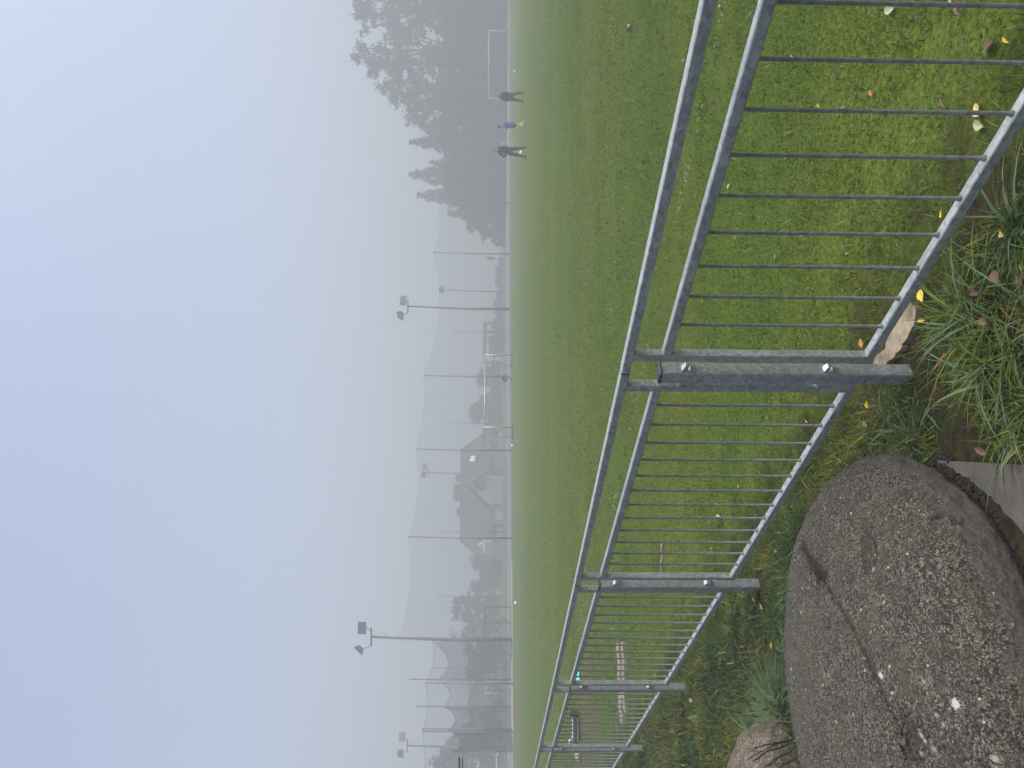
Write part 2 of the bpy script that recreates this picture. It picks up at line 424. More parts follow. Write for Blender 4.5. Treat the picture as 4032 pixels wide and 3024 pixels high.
def build_lawn():
    parts = []
    for (n, y0, y1, hh, ww, segs) in ((100000, 1.7, 5.2, 0.024, 0.0034, 2), (150000, 3.8, 9.6, 0.026, 0.0052, 1), (170000, 7.0, 20.0, 0.028, 0.010, 1), (130000, 12.0, 50.0, 0.026, 0.024, 1)):
        x, y = frustum_pts(n, y0, y1, 0.8)
        kk = rng.random(len(x)) < np.clip((y1 - y) / {5.2: 1.4, 9.6: 2.6, 20.0: 8.0, 50.0: 36.0}[y1], 0, 1) * np.clip((y - y0) / {1.7: .01, 3.8: 1.4, 7.0: 2.6, 12.0: 8.0}[y0], 0, 1); x, y = x[kk], y[kk]
        q = fence_q(x, y)
        k = (q < -0.02 + 0.05 * rng.normal(size=len(x))) & ~((mud_mask(x, y) > 0.45) & (rng.random(len(x)) < 0.93))
        thin = (fbm(x * 3.1, y * 3.1, 301, 4) - 0.50) * 4 + np.clip(q + 1.6, 0, 1.6) * 0.45 - 0.45; k &= ~(rng.random(len(x)) < np.clip(thin, 0, 0.82))
        c0 = gp(2318, 2960); dm = np.hypot((x - c0[0]) * 0.42, (y - c0[1]) * 0.75) - fbm(x * 1.1, y * 1.1, 5)
        k &= ~((dm < 0.42) & (rng.random(len(x)) < np.clip(1.0 - dm, 0, 0.8)))
        x, y, q = x[k], y[k], q[k]
        nn = len(x)
        h = hh * np.exp(rng.normal(0, 0.35, nn)) * (0.75 + 0.6 * fbm(x * 2.2, y * 2.2, 51))
        edge = np.clip(1 - (-q) / 0.5, 0, 1)
        h = h * (1 + 1.2 * edge * rng.random(nn))
        lean = rng.random(nn) * 1.1; curl = rng.random(nn) * 0.9
        parts.append(blades(x, y, h, ww * np.exp(rng.normal(0, 0.25, nn)), lean, curl, lawn_color(x, y), segs))
    # clover and daisy leaves: tiny roundish blades lying flat
    x, y = frustum_pts(9000, 2.0, 5.0, 0.5); k = (fence_q(x, y) < -0.02) & (fbm(x * 3, y * 3, 88) > 0.5); x, y = x[k], y[k]; nn = len(x)
    c = np.array([0.075, 0.13, 0.05])[None] * np.exp(rng.normal(0, 0.3, nn))[:, None]
    parts.append(blades(x, y, 0.020 * np.exp(rng.normal(0, 0.2, nn)), np.full(nn, 0.011), np.full(nn, 1.2), rng.random(nn) * 0.3, c, 2))
    V, Q, C = join(parts)
    return tag(np_mesh('lawn_grass', V, Q, M_GRASS, C), 'short mown grass of the pitch beyond the railing', 'grass', kind='stuff')
build_lawn()

def verge_color(x, y, n):
    p = fbm(x * 2.0, y * 2.0, 121, 3)
    t = np.clip((p - 0.38) / 0.28 + rng.normal(0, 0.22, n), 0, 1)
    c = lerp3((0.028, 0.064, 0.012), (0.078, 0.104, 0.011), t)
    blue = rng.random(n) < 0.13
    c[blue] = np.array([0.075, 0.130, 0.070])[None]  # pale bluish blades: glossy highlights painted into the colour
    c = c * np.exp(rng.normal(0, 0.36, n))[:, None]
    dry = rng.random(n) < 0.03
    c[dry] = np.array([0.24, 0.18, 0.075])[None] * np.exp(rng.normal(0, 0.3, dry.sum()))[:, None]
    return c
def build_verge():
    parts = []
    def ok(x, y, lim=-0.10):
        return (fence_q(x, y) > lim) & ~in_boulder(x, y, 1.0) & ~in_poly(x, y, SLAB) & ~((x > -0.40) & (x < -0.185) & (y < 2.70)) & ~((x <= -0.40) & (y < 2.3)) & ~(in_boulder(x, y, 1.5) & (x > -0.75) & (y < 2.72)) & (np.hypot(x - ST2[0], y - ST2[1]) > 0.3)
    # turf-like understorey over the whole verge
    for n, y0, y1, hh, ww in ((190000, 1.6, 4.4, 0.038, 0.0044), (420000, 4.0, 12.0, 0.048, 0.0065)):
        x, y = frustum_pts(n, y0, y1, 0.8); k = ok(x, y) & ~((mud_mask(x, y) > 0.3) & (rng.random(len(x)) < 0.92)); x, y = x[k], y[k]; m = len(x)
        h = hh * np.exp(rng.normal(0, 0.45, m)) * (0.5 + 1.0 * fbm(x * 1.7, y * 1.7, 131))
        parts.append(blades(x, y, h, ww * np.exp(rng.normal(0, 0.3, m)), rng.random(m) * 1.1, rng.random(m) * 1.1, verge_color(x, y, m) * np.where(rng.random(m) < 0.16, np.array([[2.6], [1.5], [2.0]]), 0.95).T, 2))
    # tussocks of long blades: (px, py, spread, blades, height)
    TU = [(3960, 620, 0.10, 150, 0.13), (3990, 480, 0.10, 130, 0.12), (4010, 760, 0.10, 150, 0.14), (3930, 760, 0.08, 100, 0.11), (3890, 640, 0.06, 60, 0.08),
          (3960, 960, 0.09, 140, 0.15), (3860, 1010, 0.07, 70, 0.12), (3800, 1130, 0.09, 170, 0.12), (3890, 1190, 0.10, 190, 0.14), (3830, 1290, 0.09, 170, 0.12), (3760, 1230, 0.07, 110, 0.10),
          (4000, 1300, 0.10, 170, 0.14), (3960, 1400, 0.09, 130, 0.12), (3870, 1440, 0.07, 110, 0.10), (3960, 1530, 0.09, 130, 0.11), (4020, 1570, 0.08, 90, 0.10), (3880, 1560, 0.06, 40, 0.07),
          (3980, 1690, 0.06, 90, 0.09), (3900, 1715, 0.06, 80, 0.08), (3780, 1720, 0.06, 60, 0.06), (3690, 1720, 0.06, 70, 0.06), (3580, 1715, 0.06, 80, 0.07),
          (3480, 1690, 0.08, 110, 0.07), (3390, 1740, 0.08, 120, 0.08), (3300, 1770, 0.07, 120, 0.09), (3340, 1640, 0.07, 80, 0.07), (3470, 1560, 0.06, 50, 0.06), (3420, 1590, 0.05, 50, 0.06),
          (3240, 1850, 0.07, 120, 0.09), (3200, 1940, 0.07, 120, 0.09), (3170, 2030, 0.07, 110, 0.09), (3160, 2100, 0.07, 140, 0.11), (3130, 2180, 0.08, 120, 0.09), (3120, 2260, 0.08, 120, 0.09),
          (3020, 2120, 0.07, 90, 0.07), (2960, 2420, 0.08, 120, 0.08), (2900, 2480, 0.09, 140, 0.09), (2800, 2560, 0.09, 140, 0.08), (2760, 2620, 0.10, 130, 0.08), (2860, 2560, 0.09, 110, 0.08),
          (3130, 2360, 0.08, 110, 0.09), (3140, 2480, 0.08, 110, 0.09), (3150, 2580, 0.08, 110, 0.09), (3150, 2660, 0.08, 130, 0.10),
          (3095, 2810, 0.08, 320, 0.18), (3110, 2860, 0.07, 260, 0.18), (3050, 2880, 0.07, 180, 0.15), (3140, 2760, 0.06, 130, 0.14), (2965, 2910, 0.06, 110, 0.13),
          (2700, 2660, 0.10, 130, 0.08), (2650, 2740, 0.10, 130, 0.08), (2600, 2800, 0.12, 130, 0.09), (2560, 2880, 0.12, 130, 0.09), (2680, 2900, 0.12, 130, 0.08), (2780, 2860, 0.12, 120, 0.08), (2640, 2990, 0.12, 130, 0.08)]
    for px, py, sp, n, hh in TU:
        c = gp(px, py)
        n = int(n * 2.1)
        r = sp * np.sqrt(rng.random(n)); a = rng.random(n) * 2 * np.pi
        x = c[0] + r * np.cos(a); y = c[1] + r * np.sin(a)
        k = ok(x, y, -0.02) & ~((mud_mask(x, y) > 0.3) & (rng.random(n) < 0.85)); x, y, a = x[k], y[k], a[k]; m = len(x)
        if m == 0: continue
        wind = rng.random() * 6.28
        hd = a + rng.normal(0, 0.7, m) + 0.25 * math.sin(wind)
        h = hh * np.exp(rng.normal(0, 0.32, m)) * 0.80
        col = verge_color(x, y, m)
        if py > 2700 and hh > 0.12: col = col * 0.5 + np.array([0.095, 0.138, 0.062])[None] * 0.6
        wide = rng.random(m) < 0.10; col[wide] = np.array([0.10, 0.155, 0.085])[None] * np.exp(rng.normal(0, 0.25, wide.sum()))[:, None]  # a few wide pale blades carry painted highlights
        parts.append(blades(x, y, h, (1 + 0.7 * wide) * np.clip(0.0070 * np.exp(rng.normal(0, 0.32, m)), 0.003, 0.012), 0.35 + rng.random(m) * 0.75, 0.25 + rng.random(m) * 1.1, col, 5, heading=hd))
    # scattered single long blades
    for n, y0, y1 in ((5200, 1.8, 4.6), (4200, 4.6, 11)):
        x, y = frustum_pts(n, y0, y1, 0.8); k = ok(x, y, 0.0) & (fbm(x * 2.5, y * 2.5, 141) > 0.44) & (mud_mask(x, y) < 0.3); x, y = x[k], y[k]; m = len(x)
        h = 0.065 * np.exp(rng.normal(0, 0.4, m))
        parts.append(blades(x, y, h, 0.0048 * np.exp(rng.normal(0, 0.3, m)) * (1 if y0 < 4 else 1.6), rng.random(m) * 0.8, 0.3 + rng.random(m) * 0.9, verge_color(x, y, m), 4))
    V, Q, C = join(parts)
    return tag(np_mesh('verge_grass', V, Q, M_VERGE, C), 'long ragged grass of the verge round the boulder', 'grass', kind='stuff')
build_verge()

# ------------------------------------------------------------------ railing
Z_TOP, Z_TB, Z_MID, Z_MB, Z_BT, Z_BB = 1.115, 1.081, 0.974, 0.940, 0.207, 0.172
TW = 0.036
JOINTS = [-2.06, 0.0186, 2.0632, 4.190, 6.40, 8.60, 10.80, 13.0]
PLABEL = ['galvanised railing panel nearest the camera, its near end cut off by the photo edge',
          'galvanised railing panel between the nearest post and the second post, behind the boulder',
          'galvanised railing panel between second and third post, two boards lying behind it',
          'galvanised railing panel with the striped kit bag lying behind it',
          'galvanised railing panel running out of the photo past the fourth post',
          'galvanised railing panel second from the far end of the railing',
          'galvanised railing panel at the far end of the railing']
def panel(k):
    s0, s1 = JOINTS[k], JOINTS[k + 1]; L = s1 - s0
    base = PC + FD * s0
    t = thing('steel_railing', PLABEL[k], 'railing', tuple(base), FROT, 'galvanised railing panels beside the pitch')
    g = 0.006
    zt = (Z_TOP + Z_TB) / 2; zm = (Z_MID + Z_MB) / 2; zb = (Z_BT + Z_BB) / 2
    obj('top_rail', MB().bar((g, 0, zt), (L - g, 0, zt), TW + 0.002, Z_TOP - Z_TB), M_GALV, t)
    u0, u1 = 0.093, L - 0.096
    jn = MB().box(-0.0055, 0.0055, -0.0165, 0.0165, Z_TB + 0.002, Z_TOP - 0.002); obj('joint_insert', jn, M_BLACK, t)
    obj('mid_rail', MB().bar((u0 + TW / 2, 0, zm), (u1 - TW / 2, 0, zm), TW - 0.002, Z_MID - Z_MB), M_GALV, t)
    obj('bottom_rail', MB().bar((u0 - TW / 2, 0, zb), (u1 + TW / 2, 0, zb), TW - 0.002, Z_BT - Z_BB), M_GALV, t)
    for u in (u0, u1):
        obj('upright', MB().bar((u, 0, Z_BT - 0.001), (u, 0, Z_TB + 0.001), TW, TW, up=(1, 0, 0)), M_GALV, t)
    a = 0.0932 + TW / 2 + 0.113; b = L - 0.096 - TW / 2 - 0.155
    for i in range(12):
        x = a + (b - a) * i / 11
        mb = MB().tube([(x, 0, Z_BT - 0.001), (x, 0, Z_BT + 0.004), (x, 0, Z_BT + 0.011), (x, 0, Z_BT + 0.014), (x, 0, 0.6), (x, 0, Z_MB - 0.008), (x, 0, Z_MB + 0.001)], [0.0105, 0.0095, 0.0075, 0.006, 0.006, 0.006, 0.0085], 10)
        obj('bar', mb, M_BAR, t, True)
    return t
for k in range(7): panel(k)

POSTL = ['square steel post nearest the camera with black cap and V clamps', 'second steel post beyond the boulder, standing in messy grass', 'third steel post with flat cover plates near the two boards',
         'fourth steel post, in front of the striped kit bag', 'steel post fifth along the railing', 'steel post sixth along the railing', 'steel post last along the railing', 'steel post at the near end of the railing']
def post(k, s):
    base = PC + FD * s
    t = thing('railing_post', POSTL[k], 'post', tuple(base), FROT, 'square steel posts between the railing panels')
    zt = 0.958
    obj('shaft', MB().bar((0, 0, -0.06), (0, 0, zt), 0.060, 0.060, 0.004, up=(1, 0, 0)), M_GALV2, t)
    cap = MB(); a = 0.0305; c = 0.024
    cap.add([(-a, -a, zt + .001), (a, -a, zt + .001), (a, a, zt + .001), (-a, a, zt + .001), (-a, -a, zt + .006), (a, -a, zt + .006), (a, a, zt + .006), (-a, a, zt + .006),
             (-c, -c, zt + .011), (c, -c, zt + .011), (c, c, zt + .011), (-c, c, zt + .011)],
            [(3, 2, 1, 0), (0, 1, 5, 4), (1, 2, 6, 5), (2, 3, 7, 6), (3, 0, 4, 7), (4, 5, 9, 8), (5, 6, 10, 9), (6, 7, 11, 10), (7, 4, 8, 11), (8, 9, 10, 11)])
    obj('cap', cap, M_BLACK, t)
    for sg in (-1, 1):
        x0 = sg * 0.0302; x1 = sg * 0.0575
        for z in (0.862, 0.315):
            mb = MB()
            for dz in (-0.012, 0.012):     # two folded ears with a bolt between them
                mb.prism([(x0, -0.012, z + dz * 1.6), (x0, 0.016, z + dz * 1.6), (x1, 0.012, z + dz * 0.6), (x1, -0.008, z + dz * 0.6)], (0, 0, 0.003))
            mb.box(min(x0, x0 + sg * .003), max(x0, x0 + sg * .003), -0.012, 0.016, z - 0.024, z + 0.026)
            mb.tube([(x0, 0.002, z), (x1, 0.002, z)], 0.005, 8)
            obj('clamp', mb, M_BRIGHT, t)
        if k in (2, 3):
            mb = MB().box(min(x0, x0 + sg * .004), max(x0, x0 + sg * .004), -0.020, 0.020, 0.83, 0.952)
            obj('cover_plate', mb, M_GALV, t)
for k, s in enumerate([0.030, 2.095, 4.222, 6.432, 8.632, 10.832, 13.03]): post(k, s)
post(7, -2.03)

# ------------------------------------------------------------------ boulder, slab, stones
def stone_material(name, grain=230.0, base=((0.0155, 0.0148, 0.0125), (0.056, 0.0525, 0.043), (0.195, 0.184, 0.148))):
    m, nt, b = mat(name)
    co = coords(nt)
    wob = N(nt, 'ShaderNodeTexNoise', inp={'Scale': 60.0, 'Detail': 2.0}); nt.links.new(co, wob.inputs['Vector'])
    ad = N(nt, 'ShaderNodeMix', data_type='VECTOR'); ad.inputs[0].default_value = 0.012
    nt.links.new(co, ad.inputs[4]); nt.links.new(wob.outputs['Color'], ad.inputs[5]); wv = ad.outputs[1]
    v1 = N(nt, 'ShaderNodeTexVoronoi', inp={'Scale': grain}); nt.links.new(wv, v1.inputs['Vector'])
    v2 = N(nt, 'ShaderNodeTexVoronoi', inp={'Scale': grain * 0.45}); nt.links.new(wv, v2.inputs['Vector'])
    s1 = N(nt, 'ShaderNodeSeparateColor'); nt.links.new(v1.outputs['Color'], s1.inputs[0])
    s2 = N(nt, 'ShaderNodeSeparateColor'); nt.links.new(v2.outputs['Color'], s2.inputs[0])
    big = noise_tex(nt, co, 3.2, 5, 0.65); mid = noise_tex(nt, co, 16, 4, 0.6); fin = noise_tex(nt, co, 420, 2, 0.5)
    c = ramp(nt, [(0.0, base[0]), (0.35, base[0]), (0.50, base[1]), (0.74, base[1]), (0.90, base[2])], s1.outputs[0]).outputs[0]
    c = mixc(nt, ramp(nt, [(0.80, 0.0), (0.92, 0.8)], s2.outputs[1]).outputs[0], c, (0.105, 0.097, 0.073))
    c = mixc(nt, ramp(nt, [(0.44, 0.0), (0.64, 0.6)], mid).outputs[0], c, mixc(nt, s1.outputs[1], (0.015, 0.0147, 0.0137), (0.062, 0.059, 0.051)))
    c = mixc(nt, ramp(nt, [(0.48, 0.0), (0.72, 0.40)], big).outputs[0], c, (0.075, 0.067, 0.040))      # olive bloom
    # pale lichen
    lm = N(nt, 'ShaderNodeTexVoronoi', inp={'Scale': 11.0}); nt.links.new(wv, lm.inputs['Vector'])
    ls = N(nt, 'ShaderNodeSeparateColor'); nt.links.new(lm.outputs['Color'], ls.inputs[0])
    gate = N(nt, 'ShaderNodeMath', operation='GREATER_THAN'); gate.inputs[1].default_value = 0.93; nt.links.new(ls.outputs[2], gate.inputs[0])
    ln = N(nt, 'ShaderNodeMath', operation='MULTIPLY_ADD'); nt.links.new(noise_tex(nt, co, 70, 4, 0.6), ln.inputs[0]); ln.inputs[1].default_value = 0.35; nt.links.new(lm.outputs['Distance'], ln.inputs[2])
    lr = ramp(nt, [(0.30, 1.0), (0.36, 0.0)], ln.outputs[0])
    lmk = N(nt, 'ShaderNodeMath', operation='MULTIPLY'); nt.links.new(gate.outputs[0], lmk.inputs[0]); nt.links.new(lr.outputs[0], lmk.inputs[1])
    c = mixc(nt, lmk.outputs[0], c, (0.40, 0.42, 0.38))
    sp_ = N(nt, 'ShaderNodeTexVoronoi', inp={'Scale': 55.0}); nt.links.new(wv, sp_.inputs['Vector'])
    ss = N(nt, 'ShaderNodeSeparateColor'); nt.links.new(sp_.outputs['Color'], ss.inputs[0])
    g2 = N(nt, 'ShaderNodeMath', operation='GREATER_THAN'); g2.inputs[1].default_value = 0.975; nt.links.new(ss.outputs[0], g2.inputs[0])
    r2 = ramp(nt, [(0.22, 1.0), (0.30, 0.0)], sp_.outputs['Distance'])
    m2 = N(nt, 'ShaderNodeMath', operation='MULTIPLY'); nt.links.new(g2.outputs[0], m2.inputs[0]); nt.links.new(r2.outputs[0], m2.inputs[1])
    c = mixc(nt, m2.outputs[0], c, (0.36, 0.34, 0.27))
    at_ = N(nt, 'ShaderNodeAttribute', attribute_name='tint')        # smooth pinkish cement skirt / dark pits, modelled with the shape
    sa = N(nt, 'ShaderNodeSeparateColor'); nt.links.new(at_.outputs['Color'], sa.inputs[0])
    c = mixc(nt, sa.outputs[0], c, mixc(nt, s1.outputs[2], (0.072, 0.064, 0.056), (0.106, 0.095, 0.084)))
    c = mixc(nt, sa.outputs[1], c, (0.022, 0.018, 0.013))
    c = mixc(nt, sa.outputs[2], c, mixc(nt, mid, (0.20, 0.21, 0.195), (0.36, 0.37, 0.345)))
    nt.links.new(c, b.inputs['Base Color']); b.inputs['Roughness'].default_value = 0.92; spec(b, 0.2)
    h1 = N(nt, 'ShaderNodeMath', operation='MULTIPLY_ADD'); nt.links.new(s1.outputs[0], h1.inputs[0]); h1.inputs[1].default_value = 0.6; nt.links.new(fin, h1.inputs[2])
    n1 = bump(nt, h1.outputs[0], 0.65, 0.006, None)
    bump(nt, mid, 0.5, 0.02, b, n1)
    return m
M_STONE = stone_material('aggregate_stone')
M_STONE2 = stone_material('pale_stone', 170.0, ((0.07, 0.06, 0.046), (0.17, 0.145, 0.112), (0.28, 0.25, 0.20)))

def seg_dist(P, A, B):
    AB = B - A; t = np.clip(((P - A) @ AB) / (AB @ AB), 0, 1); return np.linalg.norm(P - (A + t[:, None] * AB), axis=1)
def dome_points(d, nth=900, nph=300, zfloor=-0.12):
    th = np.linspace(0, 2 * np.pi, nth, endpoint=False); s = np.linspace(-0.35, 1, nph)
    T, S = np.meshgrid(th, s, indexing='ij')
    al = np.clip(S, 0, 1) * np.pi / 2
    rr = np.abs(np.cos(al)) ** d['e1']; zz = np.abs(np.sin(al)) ** d['e2'] * d['h'] + d['z0']
    neg = S < 0
    zz = np.where(neg, d['z0'] + S / 0.35 * 0.17, zz); rr = np.where(neg, 1 + 0.22 * S, rr)
    x = d['a'] * rr * np.cos(T); y = d['b'] * rr * np.sin(T)
    c, sn = math.cos(d['rot']), math.sin(d['rot'])
    V = np.stack([d['c'][0] + c * x - sn * y, d['c'][1] + sn * x + c * y, zz], -1)
    i, j = np.meshgrid(np.arange(nth), np.arange(nph - 1), indexing='ij'); i2 = (i + 1) % nth
    Q = np.stack([i * nph + j, i2 * nph + j, i2 * nph + j + 1, i * nph + j + 1], -1).reshape(-1, 4)
    return V.reshape(-1, 3), Q, S.reshape(-1), T.reshape(-1)
def surf_at(V, px, py):
    q = V - EYE; z = q @ fwd; u = 2016 + q @ down / z * F; v = 1512 - q @ right / z * F
    d = np.hypot(u - px, v - py) + np.where(z > 0, 0, 1e6)
    k = np.where(d < d.min() + 14)[0]
    return V[k[np.argmin(z[k])]]
def noise3(V, sc, o=3, seed=0.0):
    out = np.empty(len(V))
    for i, p in enumerate(V):
        out[i] = mnoise.fractal(Vector((p[0] * sc + seed, p[1] * sc, p[2] * sc)), 0.6, 2.0, o)
    return out
def build_boulder():
    V, Q, S, T = dome_points(BOULD)
    V0 = V.copy()
    cen = np.array([*BOULD['c'], 0.0]); nr = V - cen; nr = nr / (np.linalg.norm(nr, axis=1)[:, None] + 1e-9)
    nz = noise3(V, 2.6, 4); nz2 = noise3(V, 16, 3, 5.0); nz3 = noise3(V, 60, 2, 9.0)
    disp = 0.010 * nz + 0.0045 * nz2 + 0.0022 * nz3
    pit = np.zeros(len(V))
    # crack: from the chip on the far rim down across the top
    crk = [(3137, 2130), (3165, 2175), (3190, 2215), (3215, 2270), (3240, 2300), (3285, 2370), (3345, 2460), (3385, 2560), (3440, 2680), (3490, 2790), (3545, 2900), (3600, 3010)]
    cp = [surf_at(V0, *c) for c in crk]
    dmin = np.full(len(V), 9.0); wid = np.full(len(V), 0.012); dep = np.full(len(V), 0.010)
    for i in range(len(cp) - 1):
        d = seg_dist(V0, cp[i], cp[i + 1]) + 0.006 * nz2
        k = d < dmin; dmin[k] = d[k]
        wid[k] = 0.020 if i < 3 else 0.009
        dep[k] = 0.040 if i < 3 else (0.019 if i < 7 else 0.014)
    g = np.exp(-(dmin / wid) ** 2); disp -= dep * g; pit = np.maximum(pit, np.where(dep > 0.025, 0.90, 0.58) * g)
    # slight step along the crack: the far lip sits lower
    side = np.zeros(len(V))
    # chip and pits
    for px, py, r, d_, k in ((3205, 2235, 0.040, 0.035, 0.9), (3225, 2255, 0.025, 0.02, 0.8), (3250, 2455, 0.008, 0.012, 0.9), (3290, 2345, 0.007, 0.012, 0.9), (3575, 2900, 0.045, 0.022, 0.55), (3690, 2030, 0.012, 0.01, 0.7), (3770, 2050, 0.014, 0.01, 0.7), (3560, 1790, 0.010, 0.008, 0.7), (3640, 1935, 0.012, 0.006, 0.6)):
        c = surf_at(V0, px, py); d = np.linalg.norm(V0 - c, axis=1) * (1 + 0.45 * nz2 + 0.5 * nz3)
        g = np.exp(-(d / r) ** 2.5); disp -= d_ * g; pit = np.maximum(pit, k * g)
    # long shallow scar with one sharp edge
    a, b_ = surf_at(V0, 3395, 2110), surf_at(V0, 3405, 2215)
    d = seg_dist(V0, a, b_); g = np.clip(1 - d / 0.034, 0, 1) ** 0.7; disp -= 0.009 * g; pit = np.maximum(pit, 0.45 * (g > 0.05) * np.clip(g * 3, 0, 1))
    e = [surf_at(V0, *c) for c in ((3418, 2095), (3434, 2130), (3436, 2170), (3425, 2210))]
    de = np.min([seg_dist(V0, e[i], e[i + 1]) for i in range(3)], axis=0); ge = np.exp(-(de / 0.005) ** 2); disp -= 0.010 * ge; pit = np.maximum(pit, 0.95 * ge)
    V = V0 + nr * disp[:, None]
    skirt = np.clip(1 - (S - 0.02) / 0.16 + 0.5 * nz2, 0, 1) * np.clip((S + 0.04) / 0.05, 0, 1) * 0.8
    underside = np.clip(-S / 0.05, 0, 1) * 0.8  # dark brown tone below the widest ring of the dome
    lich = np.zeros(len(V))
    for px, py, r in ((3419, 2233, .012), (3214, 2326, .010), (3220, 2350, .007), (3625, 2677, .013), (3632, 2700, .009), (3671, 2808, .013), (3699, 2855, .013), (3692, 2880, .008), (3613, 2903, .014), (3625, 2925, .010), (3665, 2948, .015), (3615, 2965, .012), (3913, 2986, .015), (3508, 2707, .007), (3470, 2440, .007), (3285, 2075, .009), (3650, 2250, .008), (3300, 2600, .007)):
        c = surf_at(V0, px, py); d = np.linalg.norm(V0 - c, axis=1) * (1 + 0.7 * nz3 + 0.5 * nz2); lich = np.maximum(lich, np.clip((r * 0.55 - d) / 0.004, 0, 1) * 0.85)
    tint = np.stack([skirt, np.maximum(pit, underside), lich], -1)
    o = np_mesh('boulder', V, Q, M_STONE, tint)
    o.data.polygons.foreach_set('use_smooth', [True] * len(o.data.polygons))
    return tag(o, 'large low rounded boulder of pitted grey aggregate with a crack across its top', 'boulder'), V, Q
BO, BV, BQ = build_boulder()
BVH = BVHTree.FromPolygons([tuple(p) for p in BV], [tuple(q) for q in BQ])

def small_boulder():
    d = dict(c=(float(ST2[0]), float(ST2[1])), a=0.43, b=0.34, h=0.27, e1=0.62, e2=0.72, z0=0.03, rot=0.35)
    V, Q, S, T = dome_points(d, 140, 60)
    cen = np.array([*d['c'], 0.05]); nr = V - cen; nr /= np.linalg.norm(nr, axis=1)[:, None]
    V = V + nr * (0.03 * noise3(V, 4.0, 3) + 0.008 * noise3(V, 18, 3))[:, None]
    o = np_mesh('boulder', V, Q, M_STONE2, np.zeros((len(V), 3)))
    o.data.polygons.foreach_set('use_smooth', [True] * len(o.data.polygons))
    tag(o, 'small tan boulder behind the large one, bare dark twigs in front of it', 'boulder')
small_boulder()

def slab():
    m, nt, b = mat('slab_concrete'); co = coords(nt)
    f = noise_tex(nt, co, 9, 6, 0.65); g = noise_tex(nt, co, 140, 3, 0.6)
    c = ramp(nt, [(0.3, (0.036, 0.034, 0.031)), (0.7, (0.078, 0.074, 0.068))], f).outputs[0]
    c = mixc(nt, 1.0, c, ramp(nt, [(0.3, 0.75), (0.7, 1.2)], g).outputs[0], 'MULTIPLY')
    nt.links.new(c, b.inputs['Base Color']); b.inputs['Roughness'].default_value = 0.9; bump(nt, g, 0.4, 0.004, b)
    mb = MB(); P = []
    # roughen the broken edge that faces the boulder
    for i, (x, y) in enumerate(SLAB):
        x1, y1 = SLAB[(i + 1) % len(SLAB)]; n = 9 if i >= 4 else 1
        for k in range(n):
            t = k / n; r = 0.006 if n > 1 and k else 0.0
            P.append((x + (x1 - x) * t + random.uniform(-r, r), y + (y1 - y) * t + random.uniform(-r, r), -0.05))
    mb.prism(P, (0, 0, 0.075))
    tag(obj('concrete_slab', mb, m), 'flat grey concrete slab in front of the large boulder', 'slab')
slab()

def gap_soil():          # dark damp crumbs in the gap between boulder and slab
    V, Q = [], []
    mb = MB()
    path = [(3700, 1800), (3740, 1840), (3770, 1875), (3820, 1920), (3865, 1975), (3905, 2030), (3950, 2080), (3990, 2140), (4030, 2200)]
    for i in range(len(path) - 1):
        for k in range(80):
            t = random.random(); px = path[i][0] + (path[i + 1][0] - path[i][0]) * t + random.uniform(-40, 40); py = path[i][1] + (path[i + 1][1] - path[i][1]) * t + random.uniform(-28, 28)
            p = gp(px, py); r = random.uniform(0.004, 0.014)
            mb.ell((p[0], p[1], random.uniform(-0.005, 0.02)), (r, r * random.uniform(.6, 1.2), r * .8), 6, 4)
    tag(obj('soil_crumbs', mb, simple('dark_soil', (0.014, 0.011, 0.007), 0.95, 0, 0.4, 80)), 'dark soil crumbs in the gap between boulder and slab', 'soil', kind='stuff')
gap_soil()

def footing():
    m = simple('sandy_concrete', (0.205, 0.178, 0.128), 0.9, 0, 0.30, 14, 0.2, 0.3)
    pts = [(3455, 1445), (3470, 1400), (3505, 1370), (3530, 1300), (3560, 1240), (3585, 1195), (3612, 1195), (3632, 1220), (3618, 1280), (3580, 1350), (3560, 1385), (3520, 1425), (3490, 1450)]
    P = []
    for i in range(len(pts)):
        a, b_ = pts[i], pts[(i + 1) % len(pts)]
        for k in range(4):
            t = k / 4; p = gp(a[0] + (b_[0] - a[0]) * t + random.uniform(-4, 4), a[1] + (b_[1] - a[1]) * t + random.uniform(-4, 4)); P.append((p[0], p[1], -0.03))
    mb = MB().prism(P, (0, 0, 0.052))
    tag(obj('concrete_footing', mb, m), 'pale sandy concrete footing beside the nearest post, under the bottom rail', 'footing')
footing()

